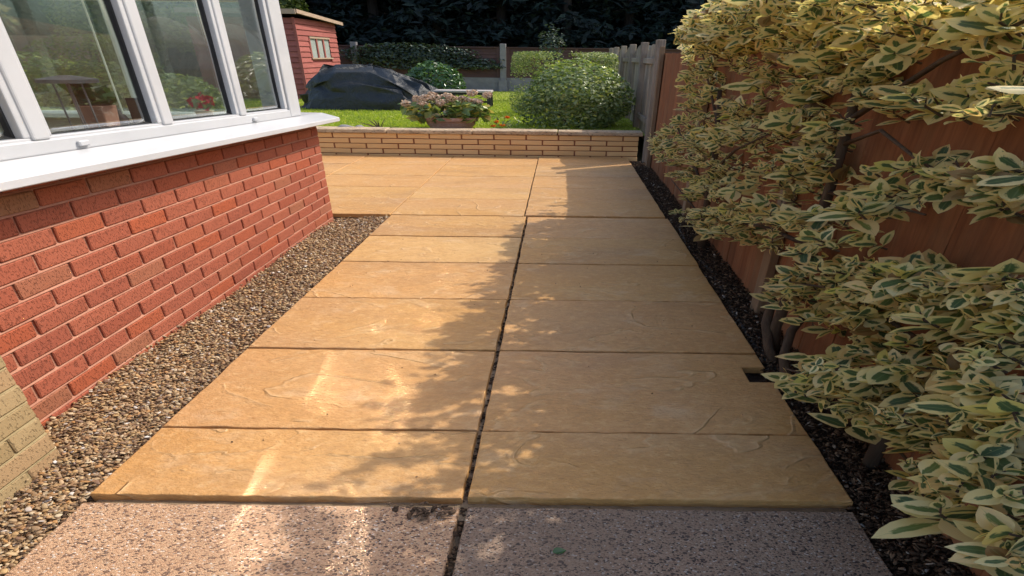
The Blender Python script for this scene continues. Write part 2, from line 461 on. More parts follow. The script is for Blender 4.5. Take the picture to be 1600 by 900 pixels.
def bevel_box_mesh(name, sx, sy, sz, b, mat, jit=0.0):
    """box with chamfered, slightly uneven edges: 24 vertices, 26 faces"""
    V, idx = [], {}
    for a in (-1, 1):
        for c in (-1, 1):
            for d in (-1, 1):
                j = [rnd.uniform(-jit, jit) for _ in range(3)]
                base = (a * sx / 2 + j[0], c * sy / 2 + j[1], d * sz / 2 + j[2])
                for ax in range(3):
                    p = [base[0] - a * b, base[1] - c * b, base[2] - d * b]
                    p[ax] = base[ax]
                    idx[(a, c, d, ax)] = len(V); V.append(tuple(p))
    Fc = []
    for ax in range(3):
        o1, o2 = [q for q in range(3) if q != ax]
        for s in (-1, 1):
            q = []
            for u, w in ((-1, -1), (1, -1), (1, 1), (-1, 1)):
                k = [0, 0, 0]; k[ax] = s; k[o1] = u; k[o2] = w
                q.append(idx[(*k, ax)])
            Fc.append(tuple(q))
    for ax in range(3):
        o1, o2 = [q for q in range(3) if q != ax]
        for u in (-1, 1):
            for w in (-1, 1):
                k0 = [0, 0, 0]; k0[o1] = u; k0[o2] = w
                k1 = list(k0); k0[ax], k1[ax] = -1, 1
                Fc.append((idx[(*k0, o1)], idx[(*k1, o1)], idx[(*k1, o2)], idx[(*k0, o2)]))
    for a in (-1, 1):
        for c in (-1, 1):
            for d in (-1, 1): Fc.append(tuple(idx[(a, c, d, ax)] for ax in range(3)))
    me = mesh(name, V, Fc, mat)
    import bmesh
    bm = bmesh.new(); bm.from_mesh(me); bmesh.ops.recalc_face_normals(bm, faces=bm.faces[:]); bm.to_mesh(me); bm.free()
    return me

K = 0.03                                   # the uprights of house and fence lean a touch to the right
def hz(y): return 1 - .04 * (min(max(y, -.5), 4.2) - 3.95)
def HM(x, y, z): return (x + K * z, y, z * hz(y))
def LM(x, y, z): return (x + K * z, y, z)

# ------------------------------------------------------------------ ground
g0 = MB().add([(-90, -40, -.16), (90, -40, -.16), (90, 140, -.16), (-90, 140, -.16)], [(0, 1, 2, 3)]).build('ground', M['ground']); tag(g0, kind='structure')
nx, ny = 60, 30
lv = [(-24 + 48 * i / nx, 6.93 + 60 * (j / ny) ** 2, .29 + .012 * math.sin(i * 1.7 + j) * (j > 0)) for j in range(ny + 1) for i in range(nx + 1)]
lf = [(j * (nx + 1) + i, j * (nx + 1) + i + 1, (j + 1) * (nx + 1) + i + 1, (j + 1) * (nx + 1) + i) for j in range(ny) for i in range(nx)]
lawn = link('lawn', mesh('lawn', lv, lf, M['lawn'], True)); tag(lawn, kind='structure')
gb = MB().box(-2.2, -1.5, -.4, 4.02, -.15, -.05).build('gravel_bed', M['grit']); tag(gb, kind='structure')
def soil_sheet():
    a, b = 14, 160
    V = [(.842 + .408 * i / a, -.3 + 7.1 * j / b, -.055 + .02 * math.sin(j * .9 + i) * math.sin(i * 1.3) + R.normal(0, .006) + .02 * (i / a)) for j in range(b + 1) for i in range(a + 1)]
    Fc = [(j * (a + 1) + i, j * (a + 1) + i + 1, (j + 1) * (a + 1) + i + 1, (j + 1) * (a + 1) + i) for j in range(b) for i in range(a)]
    return link('soil_bed', mesh('soil_bed', V, Fc, M['soil'], True))
tag(soil_sheet(), kind='structure')

# patio: every slab a part on a sub-base
patio = MB().box(-5.3, -1.56, 4.04, 6.79, -.15, -.03).box(-1.52, .935, 4.03, 6.79, -.151, -.028).box(-1.52, .84, .98, 4.029, -.1505, -.029).box(.8405, .955, .98, 1.62, -.1505, -.029).build('patio', M['grit']); tag(patio, kind='structure')
def slab(name, poly, top, th, mat, parent, jit=.0032):
    n = len(poly)
    cx_, cy_ = sum(p[0] for p in poly) / n, sum(p[1] for p in poly) / n
    # densify the rim so that the worn edge is not ruler straight
    pts = []
    for i in range(n):
        a, b = Vector(poly[i]), Vector(poly[(i + 1) % n])
        L = (b - a).length; k = max(1, int(L / .06))
        nrm = Vector((-(b - a).y, (b - a).x)).normalized()
        for j in range(k):
            w = 0 if j == 0 else rnd.uniform(-jit, jit)
            pts.append(a + (b - a) * j / k + nrm * w)
    def ring(inset, z):
        out = []
        for p in pts:
            d = Vector((cx_, cy_)) - p
            out.append((p.x + d.x / max(d.length, .01) * inset - cx_, p.y + d.y / max(d.length, .01) * inset - cy_, z))
        return out
    m_ = len(pts)
    V = ring(0, -th) + ring(0, -.006) + ring(.002, -.0015) + ring(.006, 0)
    Fc = [(r * m_ + i, r * m_ + (i + 1) % m_, (r + 1) * m_ + (i + 1) % m_, (r + 1) * m_ + i) for r in range(3) for i in range(m_)]
    Fc += [tuple(range(3 * m_, 4 * m_)), tuple(range(m_))[::-1]]
    o = link(name, mesh(name, V, Fc, mat), None, (cx_, cy_, top))
    o.parent = parent
    return o
rowsR = [1.036, 1.342, 1.893, 2.427, 2.964, 3.481, 4.018]
rowsL = [1.036, 1.346, 1.889, 2.425, 2.968, 3.487, 4.018]
g_ = .005
for i in range(6):
    a, b = rowsL[i] + g_, rowsL[i + 1] - g_
    o = slab('slab', [(-1.537, a), (-.314, a), (-.314 - .0005 * i, b), (-1.537, b)], rnd.uniform(-.002, .002), .035, M['slab'], patio)
    o.rotation_euler = (rnd.uniform(-.002, .002), rnd.uniform(-.001, .001), 0)
    a, b = rowsR[i] + g_, rowsR[i + 1] - g_
    if i == 1:
        poly = [(-.295, a), (.972, a), (.972, 1.668), (.862, 1.668), (.862, 1.782), (.972, 1.782), (.972, b), (-.295, b)]
    else:
        poly = [(-.295, a), (.972, a), (.968, b), (-.2955 - .001 * i, b)]
    o = slab('slab', poly, rnd.uniform(-.003, .002) + (.004 if i == 0 else 0), .035, M['slab'], patio)
    if i == 1: tag(o, 'slab with a square notch cut in its right edge')
rowsU = [4.028, 4.57, 5.02, 5.56, 6.17, 6.785]
colsU = [-5.25, -4.02, -2.785, -1.55, -.333, .952]
for i in range(5):
    for j in range(5):
        a, b, c, d = colsU[j] + .005, colsU[j + 1] - .005, rowsU[i] + .004, rowsU[i + 1] - .004
        if j == 4: a += .003
        slab('slab', [(a, c), (b, c), (b, d), (a, d)], rnd.uniform(-.002, .003) + (.006 if j == 4 else 0), .035, M['slab'], patio)
path = MB().box(-1.54, .94, -.4, .97, -.152, -.05).build('path', M['grit']); tag(path, kind='structure')
for a, b in ((.42, 1.018), (-.2, .408)):
    slab('slab', [(-1.548, a), (-.322, a), (-.318, b), (-1.545, b)], -.014, .04, M['aggregate'], path, .003)
    slab('slab', [(-.296, a), (.955, a), (.962, b), (-.292, b)], -.012, .04, M['aggregate_shaded'], path, .003)  # right column takes the copy with shade in its colour

# loose pebbles and bark: nobody could count them
def ico(sub=0):
    import bmesh
    bm = bmesh.new(); bmesh.ops.create_icosphere(bm, subdivisions=sub + 1, radius=1)
    V = np.array([v.co[:] for v in bm.verts]); Fc = np.array([[v.index for v in f.verts] for f in bm.faces]); bm.free()
    return V, Fc
def scatter(name, pos, size, proto, mat, tone, parent=None, smooth=True, tilt=.4, kind='stuff'):
    Vp, Fp = proto
    n = len(pos)
    ang = R.uniform(0, 2 * np.pi, n); tx = R.normal(0, tilt, n); ty = R.normal(0, tilt, n)
    V = Vp[None] * size[:, None, :] * (1 + R.normal(0, .10, (n, len(Vp), 1)))
    c, s = np.cos(ang)[:, None], np.sin(ang)[:, None]
    x = V[..., 0] * c - V[..., 1] * s; y = V[..., 0] * s + V[..., 1] * c; z = V[..., 2]
    z = z + x * np.sin(tx)[:, None] + y * np.sin(ty)[:, None]
    P = np.stack([x * 1.75, y, z], -1) + pos[:, None, :]
    Fc = (Fp[None] + (np.arange(n) * len(Vp))[:, None, None]).reshape(-1, 3)
    me = mesh(name, P.reshape(-1, 3), Fc, mat, smooth, tone=np.repeat(tone, len(Vp)))
    o = link(name, me, parent)
    o['kind'] = kind
    return o
def gravel_points(n, y0, y1):
    y = R.uniform(y0, y1, n)
    x = R.uniform(-2.04, -1.545, n)
    z = -.045 + .02 * np.abs(R.normal(0, 1, n)) * .6 + .012 * np.sin(x * 9 + y * 4)
    keep = z < .02
    return np.stack([x, y, z], 1)[keep]
I1, I0 = ico(1), ico(0)
pa = gravel_points(19000, .6, 1.9); pb = gravel_points(19000, 1.9, 4.02)
for nm, p, pr, k0 in (('gravel', pa, I1, .66), ('gravel', pb, I0, .85)):
    sz = k0 * R.uniform(.0036, .0088, (len(p), 1)) * np.array([[1.15, .85, .55]]) * R.uniform(.7, 1.35, (len(p), 3))
    scatter(nm, p, sz, pr, M['pebble'], R.uniform(0, 1, len(p)))
n = 15000
p = np.stack([R.uniform(.955, 1.2, n), .3 + 6.3 * R.uniform(0, 1, n) ** 1.5, np.zeros(n)], 1)
p[:, 2] = -.04 + R.uniform(0, .025, n) + .02 * (p[:, 0] - .95) / .25
sz = np.stack([R.uniform(.003, .013, n), R.uniform(.002, .0055, n), R.uniform(.001, .003, n)], 1)
scatter('bark_chips', p, sz, I0, M['chip'], R.uniform(0, 1, n) ** 1.25, smooth=False, tilt=.8)
n = 150
p = np.stack([R.uniform(-1.56, -1.3, n), R.uniform(.5, 1.1, n), np.full(n, -.002)], 1); p = p[p[:, 0] < -1.52]
# leaf litter caught beside the joint
n = 46
p = np.stack([-.42 + R.normal(0, .042, n), .995 + R.normal(0, .012, n), -.008 + R.uniform(0, .006, n)], 1)
sz = np.stack([R.uniform(.004, .011, n), R.uniform(.003, .006, n), R.uniform(.001, .003, n)], 1)
scatter('leaf_litter', p, sz, I0, M['flake'], R.uniform(0, 1, n), smooth=False, tilt=.7)
n = 700
p = np.stack([-.305 + R.normal(0, .008, n), R.uniform(.75, 4, n), np.full(n, -.034) + R.uniform(0, .018, n)], 1)
sz = R.uniform(.002, .006, (n, 1)) * np.array([[1, 1, .6]])
scatter('joint_grit', p, sz, I0, M['chip'], R.uniform(0, .6, n), smooth=False)
# thin moss and dirt line in the left edge of the path
n = 900
p = np.stack([-1.55 + R.normal(0, .012, n), R.uniform(.6, 4, n), np.full(n, -.03) + R.uniform(0, .012, n)], 1)
scatter('edge_grit', p, R.uniform(.003, .007, (n, 1)) * np.array([[1, 1, .6]]), I0, M['chip'], R.uniform(.1, .95, n), smooth=False)

n = 110
p = np.stack([R.uniform(-1.5, .95, n), R.uniform(.5, 4, n), np.full(n, .003)], 1)
scatter('stray_grit', p, R.uniform(.001, .0028, (n, 1)) * np.array([[1, 1, .6]]), I0, M['chip'], R.uniform(.1, 1, n), smooth=False)
# ------------------------------------------------------------------ brickwork
def brick_wall_along_y(part, parent, xf, y0, y1, courses, pitch, mats, depth=.10, bl=.2125, mp=None, end=None, joint=.010):
    """courses: list of bottom heights. part: mortar core object; bricks become its children"""
    ms = [bevel_box_mesh('brick', depth, bl - joint, pitch - joint * 1.0, .0035, M[mats], .0018) for _ in range(6)]
    hs = [bevel_box_mesh('brick', depth, bl / 2 - joint, pitch - joint * 1.0, .0035, M[mats], .0018) for _ in range(3)]
    for ci, z in enumerate(courses):
        off = 0 if ci % 2 == 0 else bl / 2
        y = y1
        first = True
        while y > y0 + .03:
            L = bl / 2 if (first and off) else bl
            first = False
            zc = z + pitch / 2
            yc = y - L / 2
            me = rnd.choice(hs if L < bl else ms)
            o = bpy.data.objects.new('brick', me); COL.objects.link(o); o.parent = part
            px, py, pz = mp(xf - depth / 2 + rnd.uniform(-.0015, .0015), yc, zc)
            o.location = Vector((px, py, pz)) - part.location - part.parent.location
            if mp is HM:
                o.scale = (1, 1, hz(yc)); o.rotation_euler = (-.04 * zc, K, 0)
            y -= L
def bed_strips(mb, xf, y0, y1, courses, pitch, joint, slope=.010):
    for z in courses:
        # bed joint struck so that its lower edge stands almost flush
        mb.prism([(xf - .03, z - joint * .5), (xf - .0022, z - joint * .5), (xf - .0022, z - joint * .5 + .002), (xf - slope, z + joint * .5), (xf - .03, z + joint * .5)], y0, y1)

# conservatory -----------------------------------------------------
XW = -2.03
cons = empty('conservatory', (0, 0, 0), 'white framed conservatory on a low red brick wall beside the gravel strip', 'conservatory')
PITCH = .0695
cz = [-.002 + PITCH * i for i in range(-1, 12)]
mb = MB().box(XW - .30, XW - .011, .4, 3.94, -.16, .832)
bed_strips(mb, XW, .4, 3.947, cz, PITCH, .010)
dw = mb.map(HM).build('dwarf_wall', M['red_mortar'], cons)
brick_wall_along_y(dw, cons, XW, .9, 3.955, cz, PITCH, 'red_brick', mp=HM, joint=.0095)
# end wall facing the garden, in bricks seen only from beyond, and the far side
mb = MB().box(-5.6, XW - .29, 3.80, 3.945, -.16, .832).box(-5.75, -5.6, .4, 3.945, -.16, .83)
mb.map(HM).build('plaster_wall', M['plaster'], cons)
MB().box(-5.6, XW - .3, .4, 3.8, -.14, -.02).build('floor', M['tile'], cons)
# sill
prof = [(-2.30, .835), (-2.30, .868), (-2.0, .866), (-1.876, .834), (-1.866, .830), (-1.866, .802), (-1.878, .800), (-1.886, .808), (-2.02, .826)]
MB().prism(prof, .3, 4.03).map(HM).build('sill', M['upvc'], cons, bevel=.003)
# outer frame members on plane XF, glass behind
XF = -2.0
def hbar(name, y0, y1, z0, z1, x0, x1, mat='upvc', bevel=.006):
    return MB().box(x0, x1, y0, y1, z0, z1).map(HM).build(name, M[mat], cons, bevel=bevel, seg=2)
posts = [(.42, .50), (1.06, 1.14), (1.765, 1.845), (2.385, 2.46), (2.985, 3.06), (3.525, 3.70)]
hbar('bottom_rail', .42, 3.70, .866, .915, -2.07, -2.004)
hbar('top_rail', .42, 3.70, 1.98, 2.10, -2.08, -1.99)
for i, (a, b) in enumerate(posts):
    nm = 'corner_post' if i == 5 else 'mullion'
    mb = MB().box(-2.075, XF, a + .012, b, .9145, 1.981) if i < 5 else MB().box(-2.20, XF, a + .03, b, .8665, 2.0)
    mb.map(HM).build(nm, M['upvc'], cons, bevel=.010, seg=3)
def bowed_pane(w, y0, y1, z0, z1, bow=.001):
    # sealed units are sucked in a few millimetres at the middle
    nY, nZ = 12, 44
    V = []
    for s in (0, 1):
        for j in range(nZ + 1):
            for i in range(nY + 1):
                u, t = 2 * i / nY - 1, 2 * j / nZ - 1
                x = -2.0415 - .006 * s - (.0030 * (1 - t * t) + .0005 * (1 - u * u) + bow * (math.sin(7.0 * t + 5.8 + .35 * math.sin(y0 * 4) + .9 * u + .6 * u * u) + .35 * math.sin(11.5 * t + 10.3 - 1.3 * u)))
                V.append(HM(x, y0 + (y1 - y0) * i / nY, z0 + (z1 - z0) * j / nZ))
    c = nY + 1; b = c * (nZ + 1)
    Fc = [(j * c + i, j * c + i + 1, (j + 1) * c + i + 1, (j + 1) * c + i) for j in range(nZ) for i in range(nY)]
    Fc += [tuple(k + b for k in q[::-1]) for q in Fc]
    rim = [i for i in range(c)] + [j * c + nY for j in range(1, nZ + 1)] + [nZ * c + i for i in range(nY - 1, -1, -1)] + [j * c for j in range(nZ - 1, 0, -1)]
    Fc += [(rim[(k + 1) % len(rim)], rim[k], rim[k] + b, rim[(k + 1) % len(rim)] + b) for k in range(len(rim))]
    MB().add(V, Fc).build('pane', M['glass'], w, smooth=True)
for i in range(5):
    a, b = posts[i][1], posts[i + 1][0]
    w = hbar('window', a - .02, b + .02, .905, .925, -2.06, -2.012, bevel=.004)            # bottom sash bar
    for nm, q in (('sash_stile', (a - .01, a + .014)), ('sash_stile', (b - .012, b + .020))):
        s_ = MB().box(-2.062, -2.010, q[0], q[1], .9245, 1.985).map(HM).build(nm, M['upvc'], w, bevel=.005, seg=2)
    MB().box(-2.056, -2.040, b - .020, b - .012, .926, 1.985).map(HM).build('gasket', M['gasket'], w)
    MB().box(-2.045, -2.040, a + .014, b - .0125, .926, .930).map(HM).build('gasket', M['gasket'], w)
    bowed_pane(w, a + .0145, b - .0205, .9305, 1.984, (.0011, .0011, .0012, .0012, .0011)[i])
for y in (1.93, 3.10):
    MB().box(XF - .006, XF + .012, y, y + .045, .878, .898).map(HM).build('drain_cap', M['upvc'], cons, bevel=.004)
# garden end: posts, rails and panes; and the side away from the path
ends = [-2.24, -3.38, -4.45, -5.55]
for x in ends[1:]:
    MB().box(x, x + .13, 3.84, 3.90, .86, 2.0).map(HM).build('mullion', M['inner_frame'], cons, bevel=.008)
MB().box(-5.55, -2.24, 3.84, 3.90, 1.62, 1.69).map(HM).build('transom', M['inner_frame'], cons)
MB().box(-5.55, -2.24, 3.83, 3.905, 1.99, 2.10).map(HM).build('top_rail', M['inner_frame'], cons)
MB().box(-5.58, -2.33, 3.66, 3.93, .833, .868).map(HM).build('window_board', M['inner_frame'], cons, bevel=.005)
MB().box(-2.50, -2.305, .42, 3.655, .834, .870).map(HM).build('window_board', M['upvc'], cons, bevel=.005)
for i in range(3):
    x1, x0 = ends[i] - .0, ends[i + 1] + .131
    MB().box(x0, x1, 3.868, 3.874, .87, 1.619).map(HM).build('pane', M['glass'], cons)
    MB().box(x0, x1, 3.868, 3.874, 1.691, 1.989).map(HM).build('pane', M['glass'], cons)
for y in (.45, 1.3, 2.15, 3.0, 3.76):
    MB().box(-5.70, -5.63, y, y + .09, .831, 2.0).map(HM).build('mullion', M['inner_frame'], cons)
for y0, y1 in ((.541, 1.299), (1.391, 2.149), (2.241, 2.999), (3.091, 3.759)):
    MB().box(-5.67, -5.664, y0, y1, .831, 1.99).map(HM).build('pane', M['glass'], cons)
MB().box(-5.72, -5.61, .42, 3.83, 2.001, 2.10).map(HM).build('top_rail', M['inner_frame'], cons)
rf = MB().add([(-1.93, .35, 2.11), (-1.93, 4.0, 2.11), (-3.9, 4.0, 2.75), (-3.9, .35, 2.75), (-5.8, .35, 2.11), (-5.8, 4.0, 2.11)] +
              [(-1.93, .35, 2.135), (-1.93, 4.0, 2.135), (-3.9, 4.0, 2.775), (-3.9, .35, 2.775), (-5.8, .35, 2.135), (-5.8, 4.0, 2.135)],
              [(0, 1, 2, 3), (3, 2, 5, 4), (6, 9, 8, 7), (9, 10, 11, 8), (0, 6, 7, 1), (4, 5, 11, 10), (1, 7, 8, 2), (2, 8, 11, 5), (0, 3, 9, 6), (3, 4, 10, 9)]).build('roof', M['roof'], cons)
# a loose blind cord hanging by the near post inside
MB().tube([HM(-2.10, 2.30, z) for z in (2.0, 1.7, 1.4, 1.1, .97)], .004, 5).build('blind_cord', M['inner_frame'], cons)

# house corner ------------------------------------------------------
house = empty('house', (0, 0, 0), 'corner of the house in mossy yellow brick, nearest wall on the left', 'house')
XP = -1.80
hcz = [-.045 + .0708 * i for i in range(-1, 38)]
mb = MB().box(-3.6, XP - .008, -.3, 1.205, -.16, 2.62)
bed_strips(mb, XP, -.3, 1.209, hcz, .0708, .010, .007)
hw = mb.map(LM).build('wall', M['pale_mortar'], house)
brick_wall_along_y(hw, house, XP, .12, 1.215, hcz, .0708, 'plinth_brick', mp=LM, joint=.009, depth=.08)

# low garden wall ------------------------------------------------------
gw = empty('garden_wall', (0, 6.8, 0), 'low buff brick retaining wall with stone coping across the end of the patio', 'wall')
YF = 6.80
core = MB().box(-8.0, 1.085, YF + .010, YF + .16, -.15, .302).build('core', M['dark_mortar'], gw)
bms = [bevel_box_mesh('brick', .459 - .022, .09, .0708 - .011, .003, M['buff_brick'], .0025) for _ in range(6)]
bhs = [bevel_box_mesh('brick', .2295 - .022, .09, .0708 - .011, .003, M['buff_brick'], .002) for _ in range(3)]
for ci in range(5):
    z = .300 - .0708 * (ci + 1)
    x = 1.10
    first = True
    while x > -6.0:
        L = .2295 if first and ci % 2 == 0 else .459
        first = False
        o = bpy.data.objects.new('brick', rnd.choice(bhs if L < .3 else bms)); COL.objects.link(o); o.parent = core
        o.location = Vector((x - L / 2, YF + .045 + rnd.uniform(-.002, .002), z + .0354)) - Vector((0, 6.8, 0)) - core.location
        o.rotation_euler = (0, rnd.uniform(-.006, .006), 0)
        x -= L
x = 1.15
while x > -7:
    L = 1.21
    me = bevel_box_mesh('coping_stone', L - .012, .24, .052, .008, M['coping'], .004)
    o = link('coping_stone', me, gw, (x - L / 2, YF + .092, .329 + rnd.uniform(-.003, .003)))
    x -= L
